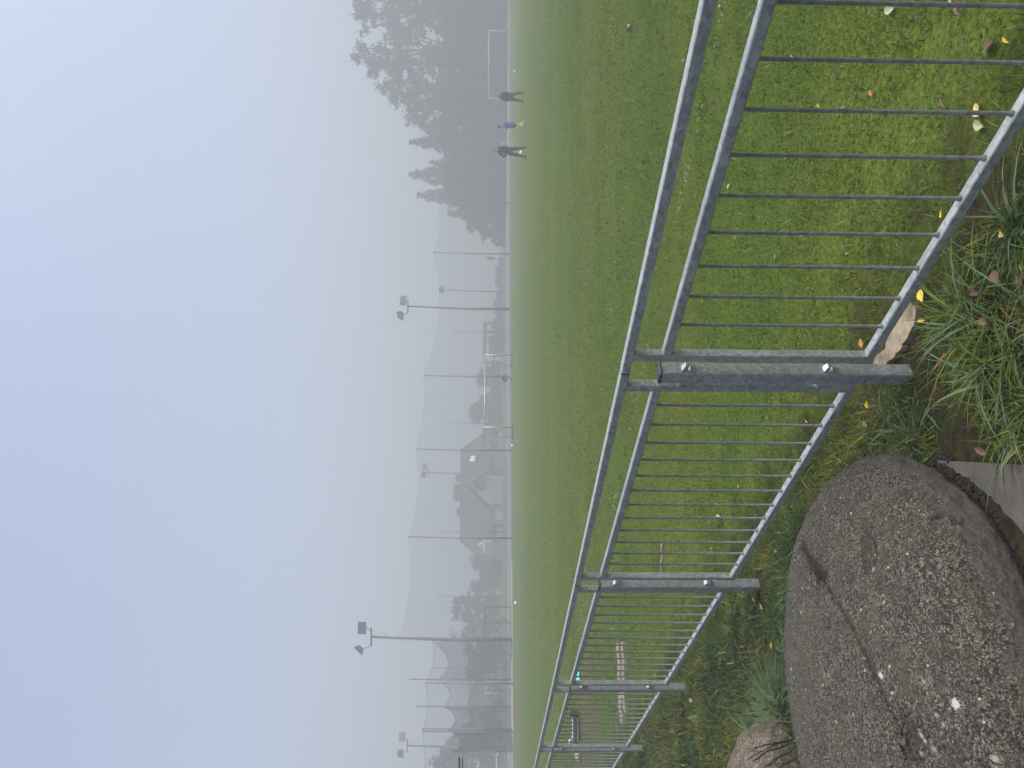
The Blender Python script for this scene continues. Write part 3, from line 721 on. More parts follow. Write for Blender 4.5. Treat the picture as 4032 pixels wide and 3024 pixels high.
# ------------------------------------------------------------------ fallen leaves
def leaf_mesh(name, kind, seed):
    rr = random.Random(seed)
    nL, nW = 9, 4; V = []; Fc = []
    curl = {'flat': 0.15, 'curl': 0.75, 'roll': 1.6}[kind]
    bend = rr.uniform(-0.25, 0.35); fold = rr.uniform(0.1, 0.35)
    asp = {'flat': 0.36, 'curl': 0.34, 'roll': 0.26}[kind] * rr.uniform(0.85, 1.15)
    for i in range(nL + 1):
        t = i / nL; wv = asp * (math.sin(math.pi * min(1, t * 0.93 + 0.05)) ** 0.75) * (1 - 0.25 * t) * (1 + 0.10 * math.sin(t * 29 + seed))
        for j in range(-nW, nW + 1):
            s = j / nW; y = wv * s
            ang = curl * s
            yy = wv * math.sin(ang) / max(curl, 0.05) if curl > 0.3 else y
            zz = wv * (1 - math.cos(ang)) / max(curl, 0.05) * 1.6 + fold * abs(y) + bend * (t - 0.5) ** 2 * 0.5 + 0.02 * math.sin(9 * t + 5 * s + seed)
            V.append((t - 0.5, yy, zz))
    m = 2 * nW + 1
    for i in range(nL):
        for j in range(m - 1): Fc.append((i * m + j, (i + 1) * m + j, (i + 1) * m + j + 1, i * m + j + 1))
    mb = MB(); mb.add(V, Fc)
    mb.tube([(-0.5, 0, 0.01), (-0.66, 0.03, 0.03), (-0.82, 0.09, 0.02)], [0.014, 0.011, 0.009], 5)
    me = bpy.data.meshes.new(name); me.from_pydata(mb.v, [], mb.f); me.update()
    me.polygons.foreach_set('use_smooth', [True] * len(me.polygons)); return me
def leaf_material(name, c1, c2, c3):
    m, nt, b = mat(name); co = coords(nt)
    f = noise_tex(nt, co, 3.0, 5, 0.65); g = noise_tex(nt, co, 14, 3, 0.6)
    c = ramp(nt, [(0.3, c1), (0.6, c2)], f).outputs[0]
    c = mixc(nt, ramp(nt, [(0.58, 0.0), (0.66, 1.0)], g).outputs[0], c, c3)
    sx = N(nt, 'ShaderNodeSeparateXYZ'); nt.links.new(co, sx.inputs[0])
    ab = N(nt, 'ShaderNodeMath', operation='ABSOLUTE'); nt.links.new(sx.outputs[1], ab.inputs[0])
    c = mixc(nt, ramp(nt, [(0.012, 0.55), (0.03, 0.0)], ab.outputs[0]).outputs[0], c, c3)
    nt.links.new(c, b.inputs['Base Color']); b.inputs['Roughness'].default_value = 0.6; spec(b, 0.3)
    return m
LM = dict(yellow=leaf_material('leaf_yellow', (0.55, 0.36, 0.02), (0.66, 0.47, 0.05), (0.16, 0.08, 0.03)),
          mottled=leaf_material('leaf_mottled', (0.52, 0.40, 0.10), (0.42, 0.33, 0.16), (0.12, 0.07, 0.05)),
          orange=leaf_material('leaf_orange', (0.46, 0.20, 0.035), (0.34, 0.15, 0.05), (0.20, 0.07, 0.03)),
          brown=leaf_material('leaf_brown', (0.085, 0.048, 0.036), (0.13, 0.075, 0.052), (0.05, 0.03, 0.025)),
          mauve=leaf_material('leaf_mauve', (0.20, 0.155, 0.14), (0.30, 0.235, 0.21), (0.11, 0.08, 0.07)),
          pale=leaf_material('leaf_pale', (0.32, 0.275, 0.18), (0.42, 0.37, 0.255), (0.22, 0.17, 0.11)),
          green=leaf_material('leaf_palegreen', (0.22, 0.26, 0.15), (0.32, 0.34, 0.20), (0.15, 0.15, 0.08)),
          red=leaf_material('leaf_red', (0.12, 0.028, 0.022), (0.17, 0.045, 0.03), (0.06, 0.02, 0.015)))
LMESH = {k: [leaf_mesh('leaf', k, s) for s in range(3)] for k in ('flat', 'curl', 'roll')}
CN = dict(yellow='yellow', mottled='mottled yellow and mauve', orange='orange brown', brown='dark brown', mauve='greyish mauve', pale='pale straw coloured', green='pale green', red='dark red')
# px, py, size in pixels of the photo, colour, form, label (None: shares the label of its colour)
LV = [(2481, 111, 62, 'pale', 'curl', 'large curled brown and white leaf on the pitch beyond the top rail'),
      (3499, 37, 60, 'green', 'flat', 'broad pale green leaf in the lawn at the photo edge'),
      (3743, 6, 30, 'pale', 'curl', None), (3778, 30, 70, 'mauve', 'roll', 'long pinkish brown rolled leaf at the photo edge beyond the railing'),
      (3887, 181, 85, 'brown', 'flat', 'large dark brown leaf lying between the two nearest bars'),
      (3962, 155, 48, 'yellow', 'roll', 'narrow folded yellow leaf in the long grass beside a large dark brown leaf'),
      (3848, 432, 78, 'mottled', 'flat', 'large yellow and mauve leaf just behind the nearest stretch of bottom rail'),
      (3850, 490, 70, 'green', 'flat', 'pale grey green leaf touching the large yellow and mauve leaf'),
      (3119, 221, 30, 'pale', 'curl', None), (3425, 236, 38, 'pale', 'roll', None), (3429, 365, 34, 'orange', 'curl', 'brown curled leaf between the second and third nearest bars'),
      (3713, 406, 50, 'mauve', 'roll', None), (3315, 432, 48, 'mauve', 'curl', None), (3223, 415, 18, 'yellow', 'curl', None), (3283, 298, 30, 'mauve', 'flat', None),
      (3101, 527, 52, 'mottled', 'roll', 'grey leaf with a long yellow stalk just below the mid rail'), (3094, 623, 26, 'pale', 'roll', None), (3193, 627, 50, 'mauve', 'roll', None),
      (2769, 420, 28, 'pale', 'curl', None), (2832, 428, 24, 'red', 'flat', None), (2820, 181, 46, 'pale', 'roll', 'long twisted straw coloured leaf between top and mid rail'), (2647, 177, 34, 'pale', 'roll', None), (2894, 144, 30, 'mauve', 'roll', None),
      (2835, 22, 26, 'pale', 'curl', None), (2533, 361, 16, 'pale', 'flat', None), (2577, 431, 20, 'mauve', 'curl', None), (2691, 240, 32, 'mauve', 'curl', None),
      (2684, 753, 26, 'mottled', 'curl', None), (2868, 734, 26, 'green', 'flat', None), (2994, 797, 44, 'green', 'roll', None), (2876, 848, 16, 'pale', 'flat', None),
      (3009, 915, 36, 'mauve', 'flat', None), (2850, 889, 20, 'red', 'flat', None), (3053, 1007, 26, 'mauve', 'curl', None), (3337, 1000, 30, 'pale', 'curl', None), (2894, 937, 16, 'pale', 'flat', None), (2835, 1044, 20, 'mauve', 'curl', None),
      (2765, 1184, 11, 'yellow', 'flat', None), (2466, 736, 16, 'yellow', 'flat', None),
      (3708, 841, 52, 'yellow', 'flat', 'bright yellow leaf showing just above the bottom rail'), (3628, 1163, 62, 'yellow', 'flat', 'bright yellow leaf with brown spots just below the bottom rail'), (3628, 1262, 40, 'yellow', 'curl', 'small bright yellow leaf on the edge of the pale concrete footing'),
      (3949, 915, 66, 'mottled', 'curl', 'mottled cream leaf in long grass near the bottom edge'), (3920, 1092, 70, 'brown', 'flat', 'dark brown leaf sunk in the long grass at the bottom edge'), (3838, 1158, 58, 'brown', 'curl', 'dark brown curled leaf between two tussocks below the bottom rail'), (4015, 1110, 60, 'brown', 'flat', None), (3870, 1265, 46, 'brown', 'flat', None), (4020, 1400, 56, 'brown', 'curl', None),
      (3392, 1350, 44, 'orange', 'flat', 'orange brown leaf behind the corner of the panel by the nearest post'), (3416, 1594, 34, 'yellow', 'curl', 'small yellow leaf in the grass just left of the nearest post'), (3031, 1668, 26, 'orange', 'curl', None), (3020, 1643, 28, 'green', 'flat', None),
      (3175, 1657, 26, 'mauve', 'flat', None), (3212, 1565, 22, 'red', 'flat', None), (3064, 1580, 18, 'red', 'flat', None), (2647, 1654, 20, 'yellow', 'flat', None),
      (3411, 1672, 44, 'mottled', 'curl', 'tan and yellow leaf in the grass between the nearest post and the boulder'), (2843, 1727, 24, 'mauve', 'curl', None), (2732, 1798, 24, 'pale', 'roll', None), (3031, 1779, 26, 'mauve', 'roll', None), (2909, 1912, 26, 'mauve', 'curl', None),
      (2714, 1971, 30, 'mauve', 'curl', None), (2824, 1982, 20, 'pale', 'curl', None), (2828, 2034, 32, 'pale', 'flat', None), (2835, 2071, 24, 'red', 'curl', None), (2802, 2166, 28, 'yellow', 'flat', 'yellow leaf on the lawn seen between two bars near the second post'),
      (3119, 1993, 20, 'yellow', 'curl', None), (3057, 2170, 26, 'mottled', 'curl', None), (3863, 1774, 66, 'brown', 'flat', 'round dark brown leaf right beside the edge of the concrete slab'), (3540, 1768, 40, 'brown', 'roll', None),
      (2970, 2356, 26, 'mottled', 'curl', 'tan leaf beside the foot of the second post'), (2999, 2388, 34, 'green', 'flat', 'pale green leaf beside the foot of the second post'),
      (2581, 2660, 16, 'yellow', 'curl', None), (2597, 2661, 14, 'mauve', 'curl', None), (2684, 2795, 32, 'mauve', 'roll', None), (2721, 2756, 34, 'mauve', 'flat', None), (2588, 2818, 12, 'yellow', 'flat', None), (2902, 2800, 28, 'brown', 'curl', None), (2761, 2985, 30, 'mauve', 'flat', None),
      (3505, 2874, 30, 'orange', 'roll', 'narrow orange leaf lying in the crack of the large boulder'), (3042, 2545, 38, 'yellow', 'curl', 'orange yellow leaf held up by a thin dark twig behind the boulder'), (3072, 2668, 26, 'mottled', 'roll', None)]
def place_leaves():
    for i, (px, py, sz, colr, form, lab) in enumerate(LV):
        r = Vector(ray(px, py)).normalized()
        hit = BVH.ray_cast(Vector(EYE), r)
        on = hit[0] is not None
        if on: p = Vector(hit[0])
        else:
            p = Vector(gp(px, py, 0.0)); p.z = float(ground_h(p.x, p.y))
            v = fence_q(p.x, p.y) > -0.05
            lift = 0.055 if v and sz > 30 else (0.035 if v else 0.020)
            p2 = gp(px, py, p.z + lift); p = Vector(p2)
        dist = (p - Vector(EYE)).length
        L = max(0.022, sz / F * dist * 0.75)
        me = LMESH[form][i % 3].copy(); me.materials.append(LM[colr])
        o = bpy.data.objects.new('fallen_leaf', me); COL.objects.link(o)
        o.location = p; o.scale = (L, L, L)
        tilt = 0.35 if not on else 0.1
        o.rotation_euler = (random.uniform(-tilt, tilt), random.uniform(-tilt, tilt) , random.uniform(0, 6.28))
        if lab is None:
            lab2 = '%s fallen leaf, %s, lying in the grass' % (CN[colr], dict(flat='flat', curl='curled', roll='rolled narrow')[form])
            if fence_q(p.x, p.y) > 0: lab2 = '%s fallen leaf, %s, in the verge grass' % (CN[colr], dict(flat='flat', curl='curled', roll='rolled narrow')[form])
        else: lab2 = lab
        grp = 'fallen leaves' if lab else '%s %s leaves' % (colr, form) + (' on the verge' if fence_q(p.x, p.y) > 0 else ' on the lawn')
        tag(o, lab2, 'leaf', grp)
place_leaves()

# ------------------------------------------------------------------ twigs, boards, kit on the pitch edge
def twigs():
    t = thing('bare_shrub', 'bare dark thorny twigs in front of the small tan boulder', 'shrub', (-1.78, 3.86, 0))
    m = simple('twig_bark', (0.035, 0.024, 0.028), 0.8, 0, 0.3, 20)
    ends = [((3200, 2870), (2945, 2990)), ((3215, 2900), (2985, 3040)), ((3180, 2900), (2960, 2950)), ((3230, 2935), (3010, 3060)), ((3100, 2930), (2970, 2995))]
    for a, b_ in ends:
        A = Vector(at(a[0], a[1], 3.72)) ; B = Vector(at(b_[0], b_[1], 3.60)); A.z = max(A.z, 0.0)
        mb = MB(); pts = []; n = 7
        for i in range(n + 1):
            s = i / n; p = A.lerp(B, s); p += Vector((random.uniform(-.008, .008), random.uniform(-.008, .008), 0.02 * math.sin(s * 3))); pts.append(p)
        mb.tube(pts, [0.0042 * (1 - 0.7 * i / n) + 0.0006 for i in range(n + 1)], 6)
        for i in range(1, n):
            if random.random() < 0.75:
                d = (pts[i + 1] - pts[i]).normalized(); e = pts[i] + d * random.uniform(0.03, 0.07) + Vector((random.uniform(-.035, .035), random.uniform(-.02, .02), random.uniform(-.03, .045)))
                mb.tube([pts[i], pts[i].lerp(e, .5) + Vector((0, 0, .004)), e], [0.0022, 0.0016, 0.0007], 5)
        mb.shift(-np.array([-1.78, 3.86, 0])); obj('stem', mb, m, t)
    # single sprigs poking up behind the boulder
    for a, b_, lab in (((3150, 2580), (2975, 2548), 'thin dark twig carrying an orange yellow leaf behind the boulder'), ((3170, 2670), (2995, 2690), 'thin dark forked twig rising behind the middle of the boulder')):
        A = Vector(at(a[0], a[1], 3.75)); B = Vector(at(b_[0], b_[1], 3.78)); mb = MB()
        pts = [A.lerp(B, s) + Vector((0, 0, 0.015 * math.sin(s * 3.1))) for s in (0, .25, .5, .75, 1)]
        mb.tube(pts, [0.003, 0.0027, 0.0023, 0.0017, 0.0008], 6)
        for i in (1, 2, 3):
            e = pts[i] + Vector((random.uniform(-.05, .05), 0, random.uniform(.03, .06))); mb.tube([pts[i], e], [0.0016, 0.0006], 5)
        tag(obj('twig', mb, m), lab, 'twig')
twigs()

M_BOARD = simple('weathered_board', (0.17, 0.155, 0.118), 0.85, 0, 0.22, 9, 0.25, 0.4)
def board(pa, pb, wpx, th, label, zl=0.0):
    A = Vector(gp(*pa)); B = Vector(gp(*pb)); d = (B - A); L = d.length; d.normalize(); s = Vector((-d.y, d.x, 0))
    mid = (A + B) / 2
    w_ = wpx
    t = thing('board', label, 'board', (mid.x, mid.y, 0.0), math.atan2(d.y, d.x), 'old boards lying in the grass')
    mb = MB(); n = 14; top = []; 
    for i in range(n + 1):
        x = -L / 2 + L * i / n; a = w_ / 2 * random.uniform(0.93, 1.0); b_ = w_ / 2 * random.uniform(0.93, 1.0)
        z = th + 0.006 * math.sin(i * 1.3)
        mb.v += [(x, -a, 0.0), (x, b_, 0.0), (x, b_ * .94, z), (x, -a * .94, z)]
    for i in range(n):
        o = i * 4
        for k in range(4): mb.f.append((o + k, o + (k + 1) % 4, o + 4 + (k + 1) % 4, o + 4 + k))
    mb.f.append((3, 2, 1, 0)); o = n * 4; mb.f.append((o, o + 1, o + 2, o + 3))
    ob = obj('plank', mb, M_BOARD, t); ob.location = (0, 0, -0.004)
    return t
board((2446, 2532), (2459, 2850), 0.24, 0.05, 'wider weathered board, the farther of the two lying side by side')
board((2462, 2530), (2468, 2800), 0.20, 0.042, 'narrower weathered board, the nearer of the two lying side by side')
board((2612, 2140), (2606, 2330), 0.05, 0.02, 'thin strip of brown board half sunk in the lawn, by itself')

def kit_bag():
    c = Vector(gp(2284, 2868)); A = Vector(gp(2284, 2812)); B = Vector(gp(2285, 2935)); d = B - A; L = d.length; yaw = math.atan2(d.y, d.x)
    t = thing('kit_bag', 'long black kit bag with white stripes lying on bare ground beyond the railing', 'bag', (c.x, c.y, 0), yaw)
    blk = simple('black_fabric', (0.02, 0.019, 0.022), 0.8, 0, 0.2, 30); wht = simple('white_fabric', (0.72, 0.72, 0.70), 0.7, 0, 0.05, 30)
    h = 0.13; r_ = 0.075
    prof = [(math.cos(a) * r_, math.sin(a) * h / 2) for a in np.linspace(0, 2 * math.pi, 15)[:-1]]
    xs = np.linspace(-L / 2, L / 2, 9)
    mb = MB().tube([(x, 0, h / 2 + 0.008) for x in xs], [0.55, 0.95, 1.02, 1, 1, 1, 1.02, 0.98, 0.6], prof=prof, up=(0, 0, 1)); obj('body', mb, blk, t, True)
    for a0, a1, nm in ((0.42 * math.pi, 0.62 * math.pi, 'stripe'), (1.07 * math.pi, 1.17 * math.pi, 'stripe')):
        for sg in (1, -1):
            mb = MB(); aa = np.linspace(a0, a1, 5); V = []
            for i, x in enumerate(xs[1:-1]):
                for a in aa:
                    yy = math.cos(a) * r_ * 1.05 * sg; zz = math.sin(a) * h / 2 * 1.05 + h / 2 + 0.008
                    V.append((x, yy, zz))
            Fq = [(i * 5 + k, (i + 1) * 5 + k, (i + 1) * 5 + k + 1, i * 5 + k + 1) for i in range(len(xs) - 3) for k in range(4)]
            mb.add(V, Fq); obj(nm, mb, wht, t, True)
    mb = MB().prism([(-L / 2 - .02, -.05, .03), (-L / 2 + .07, -.06, .03), (-L / 2 + .05, -.05, .20), (-L / 2 - .03, -.04, .16)], (0, .1, 0)); obj('end_flap', mb, blk, t)
    mb = MB().tube([(L / 2 - .12, 0, .13), (L / 2 - .06, 0, .20), (L / 2, 0, .20), (L / 2 + .05, 0, .13)], 0.014, 7); obj('handle', mb, wht, t, True)
    # second, pointed grey bag further left
    c2 = Vector(gp(2286, 2986)); t2 = thing('stick_bag', 'short grey tapering bag with white edge left of the black kit bag', 'bag', (c2.x, c2.y, 0), yaw)
    gry = simple('grey_fabric', (0.25, 0.26, 0.28), 0.8, 0, 0.1, 30)
    xs = (-0.10, -0.09, 0.0, 0.06, 0.085)
    mb = MB().tube([(x, 0, 0.065 - 0.018 * i) for i, x in enumerate(xs)], [0.7, 1, 0.85, 0.55, 0.2], prof=[(p[0] * .9, p[1]) for p in prof], up=(0, 0, 1)); obj('body', mb, gry, t2, True)
    mb = MB().tube([(x, -0.02, 0.135 - 0.030 * i) for i, x in enumerate(xs)], 0.012, 6); obj('edging', mb, wht, t2, True)
kit_bag()
def bib():
    c = Vector(gp(2282, 2667)); mb = MB(); nx, ny = 14, 9
    for i in range(nx + 1):
        for j in range(ny + 1):
            x = (i / nx - .5) * 0.30; y = (j / ny - .5) * 0.22
            z = 0.03 + 0.06 * abs(mnoise.noise(Vector((x * 14, y * 14, 3.1)))) + 0.05 * math.exp(-((x / .09) ** 2 + (y / .08) ** 2))
            e = min(i, nx - i, j, ny - j); z *= min(1, .25 + e * .5)
            mb.v.append((x + .02 * mnoise.noise(Vector((x * 9, y * 9, 8))), y, z))
    for i in range(nx):
        for j in range(ny): mb.f.append((i * (ny + 1) + j, (i + 1) * (ny + 1) + j, (i + 1) * (ny + 1) + j + 1, i * (ny + 1) + j + 1))
    o = obj('training_bib', mb, simple('turquoise_cloth', (0.10, 0.62, 0.52), 0.75, 0, 0.08, 20), None, True); o.location = c
    o.rotation_euler = (0, 0, 0.4)
    tag(o, 'crumpled turquoise training bib on the grass beyond the third post', 'bib')
bib()
def football(px, py, Y, label):
    p = at(px, py, Y); mb = MB().ell((0, 0, 0.11), (0.11, 0.11, 0.11), 16, 10)
    o = obj('football', mb, M_WHITE, None, True); o.location = (p[0], p[1], 0.0); tag(o, label, 'ball', 'white footballs on the pitch')
football(2052, 600, 44.5, 'white football between the legs of the man in black')
football(2027, 281, 62, 'white football standing in front of the right-hand white goal')
football(2017, 1754, 62, 'white football on the grass just left of the middle goal')
football(2031, 2374, 50, 'white football on the grass in front of the dark frame goal')

# ------------------------------------------------------------------ posts, nets and floodlights round the pitch
def pole(name, px_top, px_base, py, Y, rad, label, cat, group=None, lean=0.0, z0=None, m=None):
    top = at(px_top, py, Y); x, y = top[0], top[1]; h = top[2]
    t = thing(name, label, cat, (x, y, 0), 0, group)
    obj('shaft', MB().tube([(0.0, 0, -0.05), (0, 0, h * 0.55), (0, 0, h * 0.5501), (lean * h, 0, h)], [rad * 1.15, rad * 1.1, rad * .9, rad * .85], 10), m or M_POLE, t, True)
    obj('collar', MB().tube([(0, 0, 0), (0, 0, 0.25)], rad * 1.7, 10), m or M_POLE, t, True)
    return np.array([x, y, h])
NP = []
for py, pxt, Y, lab in ((796, 1722, 87, 'tall net post farthest right, rising in front of the conifers'), (997, 1706, 83, 'tall net post standing right of the central floodlight'), (1482, 1668, 78, 'tall net post rising behind the middle goal'),
                        (1772, 1639, 73, 'tall net post in front of the right end of the house roof'), (2118, 1608, 66, 'tall net post in front of the left end of the house')):
    NP.append(pole('net_post', pxt, 2010, py, Y, 0.065, lab, 'net post', 'tall posts carrying the ball net', 0.012))
RP = []
for py, pxt, Y, lab in ((2693, 1675, 58, 'slim left-hand net post standing on the field edge beside a taller one'), (2883, 1663, 58, 'slim net post nearest the left photo edge, one of a close pair')):
    RP.append(pole('net_post', pxt, 2021, py, Y, 0.055, lab, 'net post', 'slim posts of the left-hand net', 0.012))
DP = []
for py, pxt, Y, lab in ((2677, 1611, 68, 'tallest of the posts carrying the dark sagging net'), (2783, 1640, 68, 'post in the middle of the dark sagging net'), (2872, 1663, 62, 'far one of a close pair of posts at the left of the dark net')):
    DP.append(pole('net_post', pxt, 2005, py, Y, 0.065, lab, 'net post', 'posts carrying the dark sagging net', 0.006))
for py, pxt, Y, lab in ((1308, 1780, 108, 'faint thin post rising above the timber shelter'), (1475, 1768, 108, 'faint thin post beside the tall net post behind the middle goal'), (1665, 1759, 106, 'faint thin post above the round shrubs behind the middle goal'),
                        (2095, 1734, 100, 'faint thin post in front of the left end of the house roof'), (2348, 1718, 92, 'faint thin post above the feathery tree on the left'), (2630, 1702, 84, 'faint thin post between the big floodlight and the dark net')):
    pole('thin_post', pxt, 1990, py, Y, 0.05, lab, 'post', 'faint thin posts behind the ball net')

def catmull(ts, zs, t): return np.interp(t, ts, zs)
def net(name, pts, label, cat, sag, spacing, thick, rag=0.0, z0=0.05, rope=0.012, drop=None, m=None, bulge=0.25):
    """pts: top attachment points, left to right or right to left; the net hangs from a sagging rope between them"""
    pts = [np.array(p, float) for p in pts]
    t = thing(name, label, cat, (pts[0][0], pts[0][1], 0)); base = np.array([pts[0][0], pts[0][1], 0.0])
    def top_at(seg, u):
        p = pts[seg] * (1 - u) + pts[seg + 1] * u; s = sag[seg] if hasattr(sag, '__len__') else sag
        p = p.copy(); p[2] -= s * 4 * u * (1 - u); return p
    mb = MB(); rp = []; cols = []
    for s in range(len(pts) - 1):
        L = np.linalg.norm(pts[s + 1][:2] - pts[s][:2]); n = max(2, int(L / spacing))
        nd = np.array([-(pts[s + 1][1] - pts[s][1]), pts[s + 1][0] - pts[s][0], 0]) / L
        for i in range(n + (1 if s == len(pts) - 2 else 0)):
            u = i / n; tp = top_at(s, u); w_ = bulge * math.sin(u * math.pi) 
            col = []
            nv = 9
            for k in range(nv):
                v = k / (nv - 1); z = z0 + (tp[2] - z0) * v
                off = nd * (w_ * math.sin(math.pi * v) * 0.6 + 0.05 * math.sin(7 * v + i * .05))
                col.append(np.array([tp[0], tp[1], z]) + off)
            cols.append(col)
    for c in cols:
        mb.tube([p - base for p in c], thick, 3, cap=False)
    zmax = max(p[2] for p in pts); nh = int(zmax / spacing)
    for k in range(nh + 1):                        # horizontal cords: constant share of the height
        v = k / nh; line = []
        step = max(1, int(0.8 / spacing))
        idx = list(range(0, len(cols), step)); 
        if idx[-1] != len(cols) - 1: idx.append(len(cols) - 1)
        for i in idx:
            c = cols[i]; f = v * 8; a = min(7, int(f)); line.append(c[a] * (1 - (f - a)) + c[a + 1] * (f - a) - base)
        mb.tube(line, thick, 3, cap=False)
    obj('netting', mb, m or M_NET, t, fix=False)
    rl = [c[-1] - base for c in cols]
    r2 = MB().tube(rl[::2] if len(rl) % 2 else rl[::2] + [rl[-1]], rope, 5)
    for i in range(0, len(rl), max(1, int(1.1 / spacing))):   # short loops tying the net to its rope
        p = rl[i]; r2.tube([p, p + np.array([0.03, 0, -0.10 - rag * random.random()]), p + np.array([0.08, 0, -0.02])], rope * .7, 4)
    obj('rope', r2, m or M_NET, t, fix=False)
    return t
MAST2 = at(1565, 2523, 64)
fence_end = at(1728, 560, 93)
net('ball_net', [fence_end, NP[0], NP[1], NP[2], NP[3], NP[4], MAST2], 'very long pale see-through ball net hung between tall posts across the field edge', 'net', [0.8, 0.5, 1.1, 0.35, 0.5, 0.6], 0.14, 0.0050, 0.15, rope=0.007)
left_end = at(1655, 3300, 52)
net('ball_net', [at(1703, 2524, 63), RP[0], RP[1], left_end], 'light see-through net on the left, hung from a nearly straight rope', 'net', [0.35, 0.3, 0.3], 0.14, 0.0045, 0.12, rope=0.012)
net('ball_net', [at(1706, 2526, 64), at(1726, 2677, 68.3), at(1744, 2783, 68.3), at(1760, 2876, 62.3), at(1785, 2960, 56)], 'dark dense net sagging in deep scallops on the left', 'net', [1.05, 0.85, 0.85, 0.8], 0.075, 0.0058, 0.05, rope=0.016)

def floodlight(label, py, Y, px_head, rad, heads, dx=0.0):
    top = at(px_head, py, Y); h = top[2]
    t = thing('floodlight', label, 'floodlight', (top[0], top[1], 0), 0, 'floodlight masts round the pitch')
    obj('mast', MB().tube([(0, 0, -0.05), (0, 0, h * .45), (0, 0, h * .4501), (0.02 * h, 0, h)], [rad * 1.25, rad * 1.1, rad, rad * .7], 12), M_DARKPOLE, t, True)
    x0 = 0.02 * h
    obj('crossarm', MB().box(x0 - 0.75, x0 + 0.75, -.05, .05, h - .06, h + .06), M_DARKPOLE, t)
    for (ox, oz, yaw, pitch) in heads:
        rot = Matrix.Rotation(yaw, 3, 'Z') @ Matrix.Rotation(pitch, 3, 'X')
        def T(mb, o): mb.v = [tuple(rot @ Vector(p) + Vector(o)) for p in mb.v]; return mb
        o = (x0 + ox, 0, h + oz)
        hd = MB()
        a, b_, c, d = 0.50, 0.36, 0.17, 0.42
        hd.add([(-a, -c, -b_), (a, -c, -b_), (a, -c, b_), (-a, -c, b_), (-d, c, -b_ * .55), (d, c, -b_ * .55), (d, c, b_ * .55), (-d, c, b_ * .55)], [(3, 2, 1, 0), (4, 5, 6, 7), (0, 1, 5, 4), (1, 2, 6, 5), (2, 3, 7, 6), (3, 0, 4, 7)])
        for q in range(5): hd.box(-.3 + q * .15 - .01, -.3 + q * .15 + .01, c - .02, c + .09, -b_ * .5, b_ * .5)
        lamp = obj('lamp_head', T(hd, o), M_DARKPOLE, t)
        obj('glass', T(MB().box(-a * .88, a * .88, -c - .012, -c + .004, -b_ * .85, b_ * .85), o), simple('lamp_glass', (0.05, 0.055, 0.06), 0.6, 0, 0.05, 3), lamp)
        br = MB().tube([Vector((x0 + ox * .62, 0, h)), Vector((x0 + ox * .8, 0, h + oz * .25)), Vector(o) + rot @ Vector((0, c, -b_ * .3))], 0.035, 6)
        obj('bracket', br, M_DARKPOLE, t)
    if Y < 90: obj('cable', MB().tube([(x0 + .1, -.03, h - .2), (x0 + .42, -.05, h - .75), (x0 + .30, -.05, h - 1.3), (0.12 + x0 * .8, -.05, h - 1.0)], 0.012, 5), M_BLACK, t)
    return t
floodlight('tall floodlight mast with two heads in the middle of the net line', 1214, 80, 1606, 0.11, ((0.55, 0.42, R(25), R(-18)), (-0.95, 0.72, R(-55), R(-35))))
floodlight('tallest floodlight mast with two heads, left, where the dark net begins', 2519, 64, 1462, 0.13, ((0.78, 0.72, R(5), R(-8)), (-1.05, 0.98, R(-60), R(-38))))
floodlight('faint floodlight with two heads rising behind the house roof', 1866, 118, 1686, 0.11, ((0.85, 0.5, R(35), R(-20)), (-0.30, 0.62, R(-12), R(-15))))
floodlight('floodlight with two heads behind the trees at the far left', 2944, 88, 1604, 0.12, ((1.0, 0.55, R(40), R(-25)), (-0.85, 0.72, R(-30), R(-15))))
floodlight('faint floodlight with a single boxy head right of the central mast', 1146, 122, 1745, 0.11, ((0.02, 0.35, R(180), R(5)),))

# ------------------------------------------------------------------ goals, barrier, sign
def goal(label, A, B, h, depth, m, rad=0.06, back=True, mid=False, name='goal', group='football goals'):
    A = Vector(A); B = Vector(B); d = B - A; L = d.length; yaw = math.atan2(d.y, d.x)
    t = thing(name, label, 'goal', tuple(A), yaw, group)
    for x in (0, L): obj('goalpost', MB().tube([(x, 0, 0), (x, 0, h + rad)], rad, 10), m, t, True)
    obj('crossbar', MB().tube([(rad, 0, h), (L - rad, 0, h)], rad, 10), m, t, True)
    if mid: obj('goalpost', MB().tube([(L * .5, 0, 0), (L * .5, 0, h)], rad * .8, 8), m, t, True)
    if back:
        obj('ground_frame', MB().tube([(0, 0, .04), (0, depth, .04), (L, depth, .04), (L, 0, .04)], rad * .6, 6), m, t)
        obj('stay', MB().tube([(0, 0, h), (0, depth, .04)], rad * .5, 6), m, t); obj('stay', MB().tube([(L, 0, h), (L, depth, .04)], rad * .5, 6), m, t)
        mb = MB(); n = int(L / .25)
        for i in range(n + 1): mb.tube([(L * i / n, 0.02, h), (L * i / n, depth * .98, .05)], 0.004, 3, cap=False)
        for k in range(1, 10): v = k / 10; mb.tube([(0, depth * v, h * (1 - v)), (L, depth * v, h * (1 - v))], 0.004, 3, cap=False)
        obj('goal_net', mb, m, t, fix=False)
    return t
M_GREYPAINT = simple('dull_metal', (0.42, 0.43, 0.44), 0.45, 0.4, 0.1, 3)
M_GOAL = simple('old_white_paint', (0.50, 0.51, 0.52), 0.6, 0, 0.05, 3)
pa = at(2016, 1683, 63.5); pb = at(2016, 1399, 67.6)
gl = goal('pale metal goal standing in the middle, a crouching boy behind it', (pa[0], pa[1], 0), (pb[0], pb[1], 0), 2.38, -1.4, M_GREYPAINT, 0.065, back=False)
Lg = math.hypot(pb[0] - pa[0], pb[1] - pa[1])
for x in (0, Lg): obj('stanchion', MB().tube([(x, 0, 2.38), (x, 0.9, 2.30), (x, 1.5, 1.2), (x, 1.6, 0.0)], 0.03, 6), M_GREYPAINT, gl, True)
